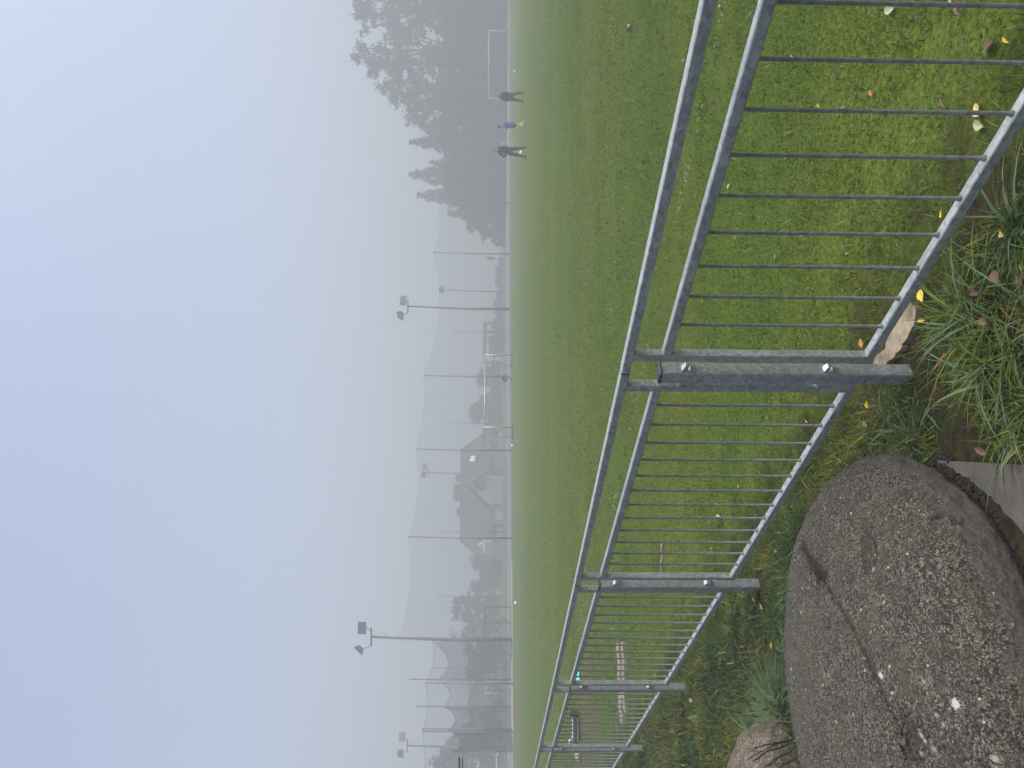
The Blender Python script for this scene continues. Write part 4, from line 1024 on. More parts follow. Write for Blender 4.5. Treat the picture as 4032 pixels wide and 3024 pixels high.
gr = Vector(at(1897, 1785, 68)) - Vector((pa[0], pa[1], 0)); gr = Matrix.Rotation(-gl.rotation_euler.z, 3, 'Z') @ gr
obj('guy_rope', MB().tube([(0, 0, 2.36), tuple(Vector((0, 0, 2.36)).lerp(gr, .5) - Vector((0, 0, .05))), tuple(gr)], 0.022, 5), M_DARKPOLE, gl)
obj('base_weight', MB().box(-0.25, 0.35, 0.2, 1.5, 0.0, 0.10), M_DARKPOLE, gl); obj('base_weight', MB().box(Lg - 0.35, Lg + 0.2, 0.2, 1.5, 0.0, 0.10), M_DARKPOLE, gl)
ga = at(2016, 388, 82); gb = at(2016, 122, 82)
goal('white full-size goal under the dark trees on the right', (ga[0], ga[1], 0), (gb[0], gb[1], 0), 2.42, 1.5, M_GOAL, 0.05, back=False)
da = at(2016, 2518, 61.5); db = at(2016, 2390, 66)
goal('dark frame goal with a middle post beside the tallest floodlight mast', (da[0], da[1], 0), (db[0], db[1], 0), 2.25, 1.6, M_DARKPOLE, 0.045, True, True)
ea = at(2016, 2730, 84); eb = at(2016, 2656, 88)
goal('faint small white goal seen through the dark net', (ea[0], ea[1], 0), (eb[0], eb[1], 0), 2.3, 1.3, M_GOAL, 0.05, back=False)

def barrier():
    a = at(1955, 2965, 57); t = thing('barrier', 'white barrier pole with a hanging flap above the clay path at the left photo edge', 'barrier', (a[0], a[1], 0))
    h = a[2]
    obj('arm', MB().tube([(0, 0, h), (-4.2, -2.2, h)], 0.045, 8), M_WHITE, t, True)
    obj('flap', MB().box(-0.16, 0.02, -.02, .02, h - .16, h - .03), M_WHITE, t)
    obj('upright', MB().tube([(-3.4, -1.78, 0), (-3.4, -1.78, h - .03)], 0.05, 8), M_WHITE, t, True)
barrier()
def notice():
    p = at(1917, 1018, 100); q = at(1946, 1018, 100); t = thing('notice_board', 'small dark upright board on a thin pole right of the floodlights', 'board', (p[0], p[1], 0))
    obj('pole', MB().tube([(0, 0, 0), (0, 0, q[2] + .1)], 0.03, 6), M_POLE, t); obj('panel', MB().box(-.17, .17, -.09, -.03, q[2], p[2]), M_DARKPOLE, t)
notice()
def edge_canopy():
    p = at(1807, 2978, 7.0); h = p[2]; t = thing('sign_frame', 'end of a dark edged pale metal plate jutting in at the left photo edge', 'sign', (p[0] - 0.32, p[1], 0))
    pale = simple('pale_enamel', (0.55, 0.56, 0.53), 0.5, 0, 0.05, 8)
    obj('plate', MB().prism([(-.32, -.012, h - .006), (.318, -.012, h - .006), (.318, -.012, h - .028), (-.32, -.012, h - .052)], (0, .02, 0)), pale, t)
    obj('edge_strip', MB().box(-.32, .322, -.018, .012, h - .005, h + .002), M_BLACK, t)
    obj('edge_strip', MB().prism([(-.32, -.016, h - .068), (.322, -.016, h - .034), (.322, -.016, h - .028), (-.32, -.016, h - .053)], (0, .024, 0)), M_BLACK, t)
    obj('post', MB().tube([(-.25, .03, 0), (-.25, .03, h)], 0.025, 8), M_POLE, t)
edge_canopy()

# ------------------------------------------------------------------ foliage
def leaf_quads(centers, size, pal, jitter=0.25, flat=0.0):
    n = len(centers)
    a = rng.normal(size=(n, 3)); 
    if flat: a[:, 2] *= flat
    a /= np.linalg.norm(a, axis=1)[:, None]
    b = rng.normal(size=(n, 3)); b -= (b * a).sum(1)[:, None] * a; b /= np.linalg.norm(b, axis=1)[:, None]
    s = size * np.exp(rng.normal(0, 0.35, n)); 
    A = a * (s * 0.85)[:, None]; B = b * (s * 0.42)[:, None]
    V = np.stack([centers - A, centers + B - A * .1, centers + A, centers - B - A * .1], 1).reshape(-1, 3)
    Q = np.arange(4 * n).reshape(-1, 4)
    c = 0.75 * pal[rng.integers(0, len(pal), n)] * np.exp(rng.normal(0, jitter, n))[:, None]
    return V, Q, np.repeat(c, 4, axis=0)
PAL = dict(  # foliage colours
            dark=np.array([(0.030, 0.045, 0.018), (0.038, 0.055, 0.022), (0.050, 0.060, 0.024), (0.026, 0.036, 0.018)]),
           autumn=np.array([(0.045, 0.055, 0.020), (0.060, 0.062, 0.020), (0.12, 0.095, 0.025), (0.040, 0.050, 0.020), (0.075, 0.068, 0.022)]),
           conifer=np.array([(0.020, 0.034, 0.022), (0.026, 0.040, 0.026), (0.032, 0.045, 0.025)]),
           hedge=np.array([(0.040, 0.052, 0.026), (0.050, 0.060, 0.030), (0.034, 0.044, 0.026)]))
def tree(label, name, cat, base, blobs, pal, leaf=0.26, dens=1.0, trunk_r=0.22, group=None, cluster=0.62, yellow=None):
    """blobs: (centre xyz, radius); crown of leaf clumps inside the blobs, limbs from the trunk into them"""
    t = thing(name, label, cat, (base[0], base[1], 0), 0, group); o = np.array([base[0], base[1], 0.0])
    top = max(b[0][2] + b[1] for b in blobs)
    mb = MB()
    fork = np.array([0, 0, max(0.3, min(b[0][2] - b[1] * .6 for b in blobs))])
    ctr = np.mean([np.array(b[0]) - o for b in blobs], axis=0)
    if trunk_r > 0:
        tops = ctr.copy(); tops[2] = top * .86
        pts = []
        for i in range(9):
            s = i / 8; p = np.array([tops[0] * s ** 1.5, tops[1] * s ** 1.5, tops[2] * s]) + np.array([0.12 * math.sin(3 * s + base[0]), 0.1 * math.cos(4 * s), 0]) * s; pts.append(p)
        mb.tube(pts, [trunk_r * (1.25 if i == 0 else 1) * (1 - .88 * i / 8) for i in range(9)], 9)
    P = []; 
    for c, r in blobs:
        c = np.array(c) - o
        ncl = max(3, int(dens * 15.0 * r ** 2.1))
        d = rng.normal(size=(ncl, 3)); d /= np.linalg.norm(d, axis=1)[:, None]
        cc = c + d * (r * rng.random(ncl) ** 0.42)[:, None] * np.array([1, .8, .92])
        cc = cc[cc[:, 2] > 0.15]
        if trunk_r > 0:
            s = np.clip((c[2] * .62) / max(tops[2], .1), 0.15, .9); a = np.array([tops[0] * s ** 1.5, tops[1] * s ** 1.5, tops[2] * s]); md = (a + c) / 2 + np.array([0, 0, -.06 * r])
            mb.tube([a, md, c, c + (c - md) * .5], [trunk_r * .42, trunk_r * .28, trunk_r * .15, .015], 6)
            for k in rng.choice(len(cc), size=min(len(cc), 7), replace=False): mb.tube([c * .7 + md * .3, (c + cc[k]) / 2 + np.array([0, 0, .1]), cc[k]], [trunk_r * .12, .03, .012], 4)
        for k in cc:
            n = int(rng.integers(16, 34)); P.append(k + rng.normal(size=(n, 3)) * np.array([cluster, cluster, cluster * .7]) * .5)
    P = np.concatenate(P); P = P[P[:, 2] > .05]
    V, Q, C = leaf_quads(P, leaf, PAL[pal])
    np_mesh('crown', V, Q, M_LEAFT, C, t)
    if trunk_r > 0: obj('trunk', mb, M_BARK, t, True, fix=False)
    return t
def B(px, py, Y, rpx): p = at(px, py, Y); return ((p[0], p[1], max(p[2], .3)), rpx * Y / F)
def gxy(py, Y): p = at(1980, py, Y); return (p[0], p[1])

tree('big spreading tree at the right photo edge, bare upper limbs showing', 'tree', 'tree', gxy(60, 115), [B(1440, -10, 115, 60), B(1470, 60, 115, 48), B(1415, 55, 115, 32), B(1500, -90, 115, 80), B(1560, 10, 115, 75), B(1560, 100, 115, 45), B(1640, -60, 115, 95), B(1650, 60, 115, 70), B(1430, 117, 114, 22), B(1720, 40, 115, 70), B(1755, 120, 115, 60)], 'autumn', 0.27, 0.42, 0.42)
tree('tall tree with a slim dark trunk above the white goal', 'tree', 'tree', gxy(180, 113), [B(1420, 190, 113, 26), B(1408, 235, 113, 24), B(1455, 215, 113, 40), B(1500, 250, 113, 42), B(1510, 195, 113, 30), B(1560, 235, 113, 52), B(1560, 290, 113, 38), B(1625, 255, 113, 40), B(1650, 310, 113, 40), B(1470, 290, 113, 24), B(1570, 165, 113, 36), B(1650, 140, 113, 40), B(1600, 195, 114.5, 42), B(1590, 135, 114, 36), B(1535, 140, 114, 26), B(1690, 215, 114, 44), B(1690, 260, 113, 44)], 'autumn', 0.26, 0.45, 0.36)
tree('broad yellowing tree stepping down left of the slim dark trunk', 'tree', 'tree', gxy(390, 113), [B(1515, 340, 113, 32), B(1550, 385, 113, 30), B(1570, 330, 113, 40), B(1610, 400, 113, 44), B(1640, 350, 113, 44), B(1620, 450, 113, 34), B(1660, 480, 113, 36), B(1690, 420, 113, 48), B(1710, 350, 113, 60), B(1730, 500, 113, 48), B(1690, 515, 113, 22)], 'autumn', 0.26, 0.55, 0.34)
for i, (py, Y, pxs, lab) in enumerate(((117, 111, (1790, 1850, 1920, 1975), 'dark undergrowth shrub at the right photo edge behind the white goal'), (230, 110, (1760, 1830, 1910, 1970), 'dark shrub under the slim trunk behind the white goal'), (350, 110, (1770, 1840, 1910, 1970), 'dark shrub under the yellowing tree behind the three players'),
                                       (470, 111, (1770, 1840, 1910, 1970), 'dark shrub between the yellowing tree and the first conifer'), (590, 113, (1800, 1850, 1920, 1970), 'dark shrub at the foot of the first conifer'), (710, 115, (1800, 1860, 1920, 1970), 'dark shrub at the foot of the middle conifer'), (0, 111, (1760, 1840, 1910, 1975), 'dark undergrowth cut by the right photo edge'))):
    bl = []
    for q in pxs:
        for dy in (-38, 0, 38): bl.append(B(q + random.randint(-12, 12), py + dy, Y + random.uniform(-1.5, 1.5), 46))
    tree(lab, 'shrub', 'shrub', gxy(py, Y), bl, 'dark', 0.30, 0.62, 0.10, 'dark shrubs along the foot of the trees')
def conifer(label, py, px_top, Y, half_px, base_px=1985, group=None, pal='conifer', name='conifer', dens=1.0):
    tp = at(px_top, py, Y); t = thing(name, label, 'tree', (tp[0], tp[1], 0), 0, group); h = tp[2]; rmax = half_px * Y / F
    P = []; mb = MB().tube([(0, 0, 0), (0, 0, h * .5), (0, 0, h)], [0.28, 0.15, 0.02], 8)
    nl = int(h / 0.36)
    for k in range(nl):
        s = k / nl; z = h * (0.06 + .94 * s); r = rmax * (1 - s) ** .8 * (0.86 + .3 * rng.random()) + .15
        nb = int(5 + 7 * (1 - s)); a0 = rng.random() * 6.28
        for q in range(nb):
            a = a0 + 6.283 * q / nb + rng.normal(0, .25); rr = r * rng.uniform(.6, 1.12); m = max(4, int(rr / .10 * dens))
            f = np.sqrt(rng.random(m)); 
            P.append(np.stack([np.cos(a) * rr * f + rng.normal(0, .10, m), np.sin(a) * rr * f + rng.normal(0, .10, m), z - 0.28 * rr * f ** 1.3 + 0.10 * rr * f ** 3 + rng.normal(0, .09, m)], 1))
            if q % 2 == 0: mb.tube([(0, 0, z), (math.cos(a) * rr * .8, math.sin(a) * rr * .8, z - .2 * rr)], [.03, .008], 4)
    P = np.concatenate(P); P = P[P[:, 2] > 0]
    V, Q, C = leaf_quads(P, 0.27, PAL[pal], 0.25, 0.5)
    np_mesh('crown', V, Q, M_LEAFT, C, t); obj('trunk', mb, M_BARK, t, True, fix=False); return t
conifer('dark pointed conifer just left of the yellowing tree', 560, 1607, 115, 80, dens=1.3)
conifer('faint pointed conifer, the middle one of the three tall conifers', 688, 1603, 121, 100)
conifer('faint pointed conifer, the leftmost of the three tall conifers', 770, 1640, 123, 95)
conifer('short conifer sloping down toward the end of the tree line', 640, 1690, 117, 55)
conifer('low conifer between the leftmost tall conifer and the round bush', 840, 1755, 121, 60)
tree('round grey bush that ends the tree line left of the conifers', 'shrub', 'shrub', gxy(890, 119), [B(1880, 880, 119, 42), B(1920, 915, 119, 36), B(1930, 860, 119, 48), B(1965, 935, 119, 26), B(1965, 890, 119, 40), B(1860, 845, 119, 40), B(1850, 800, 119, 50), B(1930, 800, 119, 60)], 'dark', 0.28, 0.7, 0.1)
# shrubs and hedges behind the net
tree('rounded shrub behind the left half of the middle goal', 'shrub', 'shrub', gxy(1610, 146), [B(1885, 1625, 146, 36), B(1905, 1590, 146, 34), B(1940, 1620, 146, 40), B(1950, 1660, 146, 34), B(1950, 1570, 146, 38), B(1865, 1635, 146, 18)], 'hedge', 0.30, 0.8, 0.1)
tree('squarish shrub behind the right half of the middle goal', 'shrub', 'shrub', gxy(1490, 148), [B(1905, 1470, 148, 26), B(1900, 1505, 148, 24), B(1935, 1490, 148, 34), B(1955, 1450, 148, 26), B(1960, 1520, 148, 30)], 'hedge', 0.30, 0.8, 0.1)
tree('low hazy shrub at the right end of the house', 'shrub', 'shrub', gxy(1690, 146), [B(1930, 1690, 146, 30), B(1955, 1720, 146, 30), B(1960, 1665, 146, 26), B(1960, 1760, 146, 22)], 'hedge', 0.30, 0.8, 0.1)
tree('low hazy hedge right of the floodlights below the notice board', 'hedge', 'hedge', gxy(1130, 150), [B(1972, 1030 + 40 * i, 150, 17 + 5 * (i % 3)) for i in range(7)], 'hedge', 0.32, 0.8, 0.06)
tree('low hazy hedge under the timber shelter', 'hedge', 'hedge', gxy(1320, 148), [B(1962, 1270 + 30 * i, 148, 20 + 4 * (i % 2)) for i in range(5)], 'hedge', 0.32, 0.8, 0.06)
tree('hazy garden hedge in front of the left part of the house', 'hedge', 'hedge', gxy(2080, 136), [B(1968, 1940 + 34 * i, 136, 20 + 5 * (i % 3)) for i in range(6)], 'hedge', 0.32, 0.75, 0.06)
tree('hazy mass of bushes left of the house', 'shrub', 'shrub', gxy(2250, 136), [B(1890, 2215, 136, 34), B(1920, 2250, 136, 36), B(1950, 2200, 136, 36), B(1930, 2300, 136, 40), B(1885, 2320, 136, 34), B(1960, 2260, 136, 34), B(1910, 2180, 136, 26)], 'hedge', 0.32, 0.75, 0.1)
tree('feathery dark tree right of the tallest floodlight mast', 'tree', 'tree', gxy(2440, 124), [B(1800, 2385, 124, 22), B(1800, 2420, 124, 20), B(1840, 2370, 124, 32), B(1840, 2430, 124, 30), B(1870, 2480, 124, 38), B(1790, 2405, 124, 12), B(1880, 2400, 124, 42), B(1900, 2520, 124, 40), B(1930, 2450, 124, 46), B(1940, 2380, 124, 44), B(1950, 2530, 124, 40), B(1790, 2505, 124, 10), B(1840, 2500, 124, 22)], 'dark', 0.24, 0.8, 0.2)
tree('dark tree behind the first scallop of the dark net', 'tree', 'tree', gxy(2600, 114), [B(1845, 2560, 114, 26), B(1870, 2600, 114, 26), B(1850, 2645, 114, 24), B(1900, 2580, 114, 38), B(1890, 2640, 114, 30), B(1930, 2620, 114, 40), B(1950, 2560, 114, 36)], 'dark', 0.24, 0.75, 0.16)
tree('big dark tree at the left photo edge below the far-left floodlight', 'tree', 'tree', gxy(2960, 104), [B(1740, 3000, 104, 26), B(1770, 2965, 104, 30), B(1760, 3040, 104, 44), B(1800, 2925, 104, 36), B(1820, 2990, 104, 50), B(1840, 3060, 104, 60), B(1850, 2900, 104, 46), B(1880, 2950, 104, 56), B(1930, 2900, 104, 50), B(1930, 3000, 104, 60), B(1715, 3005, 104, 10), B(1745, 2960, 104, 12)], 'dark', 0.24, 0.8, 0.22)
tree('low dark shrubs in front of the barn behind the dark net', 'shrub', 'shrub', gxy(2800, 106), [B(1930, 2800, 106, 30), B(1950, 2760, 106, 26), B(1920, 2840, 106, 34), B(1965, 2720, 106, 24), B(1950, 2860, 106, 34)], 'dark', 0.24, 0.75, 0.1)

# ------------------------------------------------------------------ buildings in the fog
M_ROOF = simple('dark_tiles', (0.050, 0.048, 0.050), 0.8, 0, 0.15, 1.5); M_RENDER = simple('pinkish_render', (0.60, 0.44, 0.37), 0.9, 0, 0.06, 0.7); M_PALEW = simple('pale_render', (0.40, 0.41, 0.41), 0.9, 0, 0.06, 0.7)
M_WIN = simple('window_glass_dark', (0.05, 0.055, 0.065), 0.2, 0, 0.1, 1); M_TIMBER = simple('timber', (0.10, 0.09, 0.085), 0.8, 0, 0.15, 2); M_BRICK = simple('chimney_brick', (0.15, 0.12, 0.11), 0.9, 0, 0.1, 3)
def house():
    Y = 134.0; o = at(1950, 1950, Y); t = thing('house', 'wide hazy house with a big dark roof, pink gable and chimneys behind the net', 'house', (o[0], o[1], 0)); ox = o[0]
    X = lambda py, y=Y: at(1950, py, y)[0] - ox
    Z = lambda px, y=Y: at(px, 1950, y)[2]
    xr, xl = X(1769), X(2134); xre, xle = X(1690), X(2200); zr = Z(1812); ze = Z(1928, Y - 5)
    b0, b1 = -5.0, 5.0
    obj('wall', MB().box(xle + .9, xre - .9, b0 + .8, b1 - .8, 0, ze - .05), M_PALEW, t)
    mb = MB(); V = [(xle, b0, ze), (xre, b0, ze), (xre, b1, ze), (xle, b1, ze), (xl, 0, zr), (xr, 0, zr + .0)]
    mb.add(V, [(0, 1, 5, 4), (1, 2, 5), (2, 3, 4, 5), (3, 0, 4), (3, 2, 1, 0)]); rf = obj('roof', mb, M_ROOF, t)
    for py, wd, pxt in ((1772 + 112, 1.4, 1797), (1922, 1.4, 1790), (1954, 1.6, 1788), (2016, 1.5, 1800)):
        x = X(py); obj('chimney', MB().box(x - wd / 2, x + wd / 2, -.4, .5, zr - .6, Z(pxt)).box(x - .15, x + .15, -.1, .2, Z(pxt), Z(pxt) + .35), M_BRICK, rf)
    x = X(1800); obj('skylight', MB().add([(x - .45, -2.95, zr - 2.45 + .1), (x + .45, -2.95, zr - 2.75 + .1), (x + .45, -2.3, zr - 1.95), (x - .45, -2.3, zr - 1.65)], [(0, 1, 2, 3)]).prism([(x - .5, -2.9, zr - 2.75), (x + .5, -2.9, zr - 2.75), (x + .5, -2.3, zr - 2.0), (x - .5, -2.3, zr - 2.0)], (0, -.12, .12)), M_WHITE, rf)
    # projecting pink gable
    xa, xg0, xg1 = X(1897), X(1975), X(1838); za = Z(1850, Y - 6); zg = Z(1934, Y - 6)
    gw = obj('gable_wall', MB().prism([(xg0, -6.0, zg), (xg1, -6.0, zg), (xa, -6.0, za)], (0, 4, 0)), M_RENDER, t)
    obj('gable_wall', MB().box(xg0 + .5, xg1 - .4, -5.98, -2, 0, zg - .01), M_PALEW, t)
    wf = obj('window', MB().box(X(1914), X(1876), -6.08, -5.95, Z(1911, Y - 6), Z(1868, Y - 6)), M_WIN, t)
    obj('balcony_sill', MB().box(X(1916), X(1874), -6.3, -6.09, Z(1914, Y - 6) - .1, Z(1911, Y - 6)), M_RENDER, wf)
    obj('downpipe', MB().box(X(1868) - .06, X(1868) + .06, -6.1, -6.01, Z(1934, Y - 6), Z(1872, Y - 6)), M_ROOF, t)
    for s, xe in ((-1, xg0 - .7), (1, xg1 + .7)):
        n = [(xa, -6.5, za + .45), (xe, -6.5, zg - .25), (xe, -6.5, zg + .05), (xa, -6.5, za + .75)]
        obj('gable_roof', MB().prism(n, (0, 5.5, 0)), M_ROOF, rf)
    # small pale end gable, porch and ground-floor openings
    x0, x1 = X(2172), X(2100); obj('end_gable', MB().prism([(x0, -5.6, Z(1940, Y - 5)), (x1, -5.6, Z(1940, Y - 5)), (X(2122), -5.6, Z(1885, Y - 5))], (0, 2.5, 0)), M_PALEW, t)
    obj('garage_door', MB().box(X(2028), X(1980), -4.4, -4.15, Z(1986, Y - 5), Z(1953, Y - 5)), M_WHITE, t)
    for py in (1700, 1745, 2070): w_ = obj('window', MB().box(X(py + 14), X(py - 14), -4.3, -4.15, 0.9, 1.9), M_WIN, t); obj('frame', MB().box(X(py + 15), X(py - 15), -4.26, -4.18, 0.82, 0.9), M_WHITE, w_)
    obj('door', MB().box(X(2058), X(2046), -4.3, -4.15, 0.0, 2.0), M_TIMBER, t)
    obj('white_porch', MB().box(X(2150), X(2098), -5.9, -5.65, Z(1912, Y - 5), Z(1905, Y - 5)), M_WHITE, t)
house()
def shelter():
    Y = 134; o = at(1950, 1350, Y); ox = o[0]; X = lambda py: at(1950, py, Y)[0] - ox; Z = lambda px: at(px, 1350, Y)[2]
    t = thing('shelter', 'dark flat roofed timber shelter with braced posts behind the middle goal', 'shelter', (o[0], o[1], 0))
    obj('roof', MB().box(X(1436), X(1270), -2, 2, Z(1914), Z(1903)), M_TIMBER, t)
    for py in (1274, 1308, 1345, 1428):
        x = X(py)
        for y in (-1.8, 1.8):
            p = obj('post', MB().box(x - .09, x + .09, y - .09, y + .09, 0, Z(1914) - .002), M_TIMBER, t)
            if y < 0 and py < 1400:
                for s in (-1, 1):
                    pts = [(x + s * .09, y, Z(1914) - 1.1), (x + s * .22, y, Z(1914) - .55), (x + s * .7, y, Z(1914) - .06)]; obj('brace', MB().tube(pts, .06, 6), M_TIMBER, p)
    obj('cabin', MB().box(X(1405), X(1325), -1.5, 1.5, 0, Z(1925)), M_TIMBER, t)
    obj('rail', MB().box(X(1325), X(1274), -1.75, -1.68, Z(1953) - .1, Z(1953)), M_TIMBER, t)
shelter()
def barn():
    Y = 122; o = at(1950, 2780, Y); ox = o[0]; X = lambda py: at(1950, py, Y)[0] - ox; Z = lambda px: at(px, 2780, Y)[2]
    t = thing('barn', 'hazy barn with a low pitched roof seen through the dark net', 'barn', (o[0], o[1], 0))
    x0, xm, x1 = X(2905), X(2776), X(2690)
    obj('wall', MB().prism([(x0 + .3, 0, 0), (x1 - .3, 0, 0), (x1 - .3, 0, Z(1876)), (xm, 0, Z(1849)), (x0 + .3, 0, Z(1876))], (0, 14, 0)), simple('grey_cladding', (0.22, 0.23, 0.24), 0.8, 0, .08, .5), t)
    for a in (x0 - .3, x1 + .3):
        obj('roof', MB().prism([(a, -.4, Z(1880)), (xm, -.4, Z(1846)), (xm, -.4, Z(1840)), (a, -.4, Z(1873))], (0, 15, 0)), M_ROOF, t)
    obj('door', MB().box(X(2875), X(2842), -.12, -.02, 0, Z(1900)), M_TIMBER, t)
    obj('window', MB().box(X(2760), X(2735), -.1, -.02, Z(1935), Z(1915)), M_WIN, t)
barn()
def flag():
    p = at(1988, 562, 84); t = thing('corner_flag', 'small orange flag between the boy in blue and the man in black', 'flag', (p[0], p[1], 0))
    zt = at(1971, 562, 84)[2]; zb = at(1988, 562, 84)[2]
    obj('pole', MB().tube([(0, 0, 0), (0, 0, zt)], .018, 6), M_WHITE, t); mb = MB().prism([(-.02, 0, zt), (-.02, 0, zb), (-.16, .03, zb + .05), (-.17, .02, zt - .08)], (0, .012, 0)); obj('cloth', mb, simple('orange_cloth', (0.75, 0.22, 0.08), 0.8, 0, .05, 5), t)
flag()

# ------------------------------------------------------------------ people
def skin_mesh(name, J, E, m, parent, sub=1, extra=None):
    names = list(J); idx = {n: i for i, n in enumerate(names)}
    me = bpy.data.meshes.new(name); me.from_pydata([J[n][:3] for n in names], [(idx[a], idx[b]) for a, b in E], [])
    o = bpy.data.objects.new(name, me); COL.objects.link(o)
    o.modifiers.new('skin', 'SKIN')
    for i, n in enumerate(names):
        s = me.skin_vertices[0].data[i]; r = J[n][3]; s.radius = (r, J[n][4]) if len(J[n]) > 4 else (r, r); s.use_root = (i == 0)
    ms = o.modifiers.new('sub', 'SUBSURF'); ms.levels = sub; ms.render_levels = sub
    bpy.context.view_layer.update()
    ev = o.evaluated_get(bpy.context.evaluated_depsgraph_get()); nm = bpy.data.meshes.new_from_object(ev)
    bpy.data.objects.remove(o); bpy.data.meshes.remove(me); nm.name = name
    if extra:
        bm = bmesh.new(); bm.from_mesh(nm); tmp = bpy.data.meshes.new('t'); tmp.from_pydata(extra.v, [], extra.f); bm.from_mesh(tmp); bm.to_mesh(nm); bm.free(); bpy.data.meshes.remove(tmp)
    nm.materials.clear(); return link(name, nm, m, parent, True)
SKIN = simple('skin', (0.45, 0.29, 0.22), 0.6, 0, 0.05, 20)
def cloth(n, c): return simple(n, c, 0.85, 0, 0.12, 12)
def hand(parent, wrist, fdir, side, m, curl=0.5):
    """palm, four unequal bent fingers and a thumb from the side of the palm"""
    d = Vector(fdir).normalized(); s = Vector(side); s = (s - d * s.dot(d)).normalized(); n = d.cross(s); w_ = Vector(wrist)
    mb = MB(); rot = Matrix((s, n, d)).transposed()
    mb.ell(w_ + d * .045, (.040, .016, .052), 8, 6, rot)
    for k, L in enumerate((.070, .080, .075, .058)):
        b_ = w_ + d * .085 + s * (-.030 + .020 * k)
        p1 = b_ + d * L * .45 + n * curl * .012; p2 = p1 + d * L * .32 + n * curl * .030; p3 = p2 + d * L * .14 + n * curl * .035
        mb.tube([b_ - d * .02, b_, p1, p2, p3], [.010, .010, .009, .008, .006], 6)
    t0 = w_ + d * .03 - s * .036; mb.tube([t0, t0 - s * .022 + d * .028 + n * .01, t0 - s * .026 + d * .055 + n * .025], [.012, .011, .008], 6)
    return obj('hand', mb, m, parent, True)
def person(label, px, py, Y, yaw, J, arms, spec_):
    p = gp(px, py) if Y is None else at(px, py, Y)
    t = thing('person', label, 'person', (p[0], p[1], 0.0), 0)
    A = Matrix.Rotation(yaw, 3, 'Z')
    hx, hy, hz = J['head'][:3]
    f = A @ Vector((0, -1, 0)); sx = A @ Vector((1, 0, 0)); hc = Vector((hx, hy, hz))
    ex = MB(); rot = A
    ex.ell(hc + f * .092 + Vector((0, 0, -.012)), (.013, .018, .022), 6, 5, rot)            # nose
    for s in (-1, 1): ex.ell(hc + sx * .082 * s + Vector((0, 0, -.01)), (.012, .022, .032), 6, 5, rot)      # ears
    E_ = [('pelvis', 'spine'), ('spine', 'chest'), ('chest', 'neck'), ('neck', 'jaw'), ('jaw', 'head'), ('head', 'crown')]
    for s in 'LR': E_ += [('chest', 'sh' + s), ('sh' + s, 'el' + s), ('el' + s, 'wr' + s), ('pelvis', 'hip' + s), ('hip' + s, 'kn' + s), ('kn' + s, 'an' + s), ('an' + s, 'toe' + s)]
    J = dict(J); nk = Vector(J['neck'][:3]); J['jaw'] = (*(nk.lerp(hc, .55) + f * .015), .066, .072); J['head'] = (hx, hy, hz, .082, .098); J['crown'] = (*(hc + Vector((0, 0, .085))), .052, .06)
    R0 = dict(pelvis=.115, spine=.10, chest=.115, neck=.055, sh=.048, el=.036, wr=.028, hip=.078, kn=.058, an=.038, toe=.034)
    BJ = {}
    for k, v in J.items(): BJ[k] = v if len(v) > 3 else (*v, R0[k[:-1]] if k[-1] in 'LR' and k not in R0 else R0[k])
    order = ['pelvis'] + [k for k in BJ if k != 'pelvis']; BJ = {k: BJ[k] for k in order}
    skin_mesh('body', BJ, E_, SKIN, t, 2, ex)
    fc = MB()
    for s in (-1, 1): fc.ell(hc + f * .080 + sx * .032 * s + Vector((0, 0, .008)), (.012, .008, .007), 6, 4, rot)
    fc.ell(hc + f * .082 + Vector((0, 0, -.055)), (.024, .008, .006), 6, 4, rot)
    obj('eyes_and_mouth', fc, cloth('dark_features', (.03, .02, .02)), t, True)
    def garment(name, keys, edges, grow, m, over=None):
        G = {}
        for k in keys:
            v = list(BJ[k]); v[3] = v[3] + grow
            if len(v) > 4: v[4] += grow
            G[k] = tuple(v)
        if over: G.update(over)
        return skin_mesh(name, G, edges, m, t, 2)
    sp = spec_
    up = ['pelvis', 'spine', 'chest', 'shL', 'elL', 'wrL', 'shR', 'elR', 'wrR']; upE = [('pelvis', 'spine'), ('spine', 'chest')] + [(a + s, b + s) for s in 'LR' for a, b in (('sh', 'el'), ('el', 'wr'))] + [('chest', 'shL'), ('chest', 'shR')]
    ov = dict(sp.get('top_over', {})); ee = list(upE)
    pv, spn, ch = (Vector(BJ[k][:3]) for k in ('pelvis', 'spine', 'chest'))
    ov.setdefault('hem', (*(pv + (pv - spn).normalized() * .09), BJ['pelvis'][3] + sp.get('grow', .022) + .012))
    ov['pelvis'] = (*pv, BJ['pelvis'][3] + sp.get('grow', .022) + .010)
    ov['collar'] = (*ch.lerp(nk, .86), .078)
    ee = [('hem', 'pelvis')] + ee + [('chest', 'collar')]
    for s in 'LR':      # sleeves stop short of the wrist
        a, b = Vector(BJ['el' + s][:3]), Vector(BJ['wr' + s][:3]); ov['wr' + s] = (*a.lerp(b, .93), BJ['wr' + s][3] + sp.get('grow', .022))
    garment(sp.get('top_name', 'jacket'), up, ee, sp.get('grow', .022), sp['top'], ov)
    lo = ['pelvis', 'hipL', 'knL', 'anL', 'hipR', 'knR', 'anR']; loE = [('waist', 'pelvis'), ('pelvis', 'hipL'), ('pelvis', 'hipR')]; wst = (*pv.lerp(spn, .45), .10)
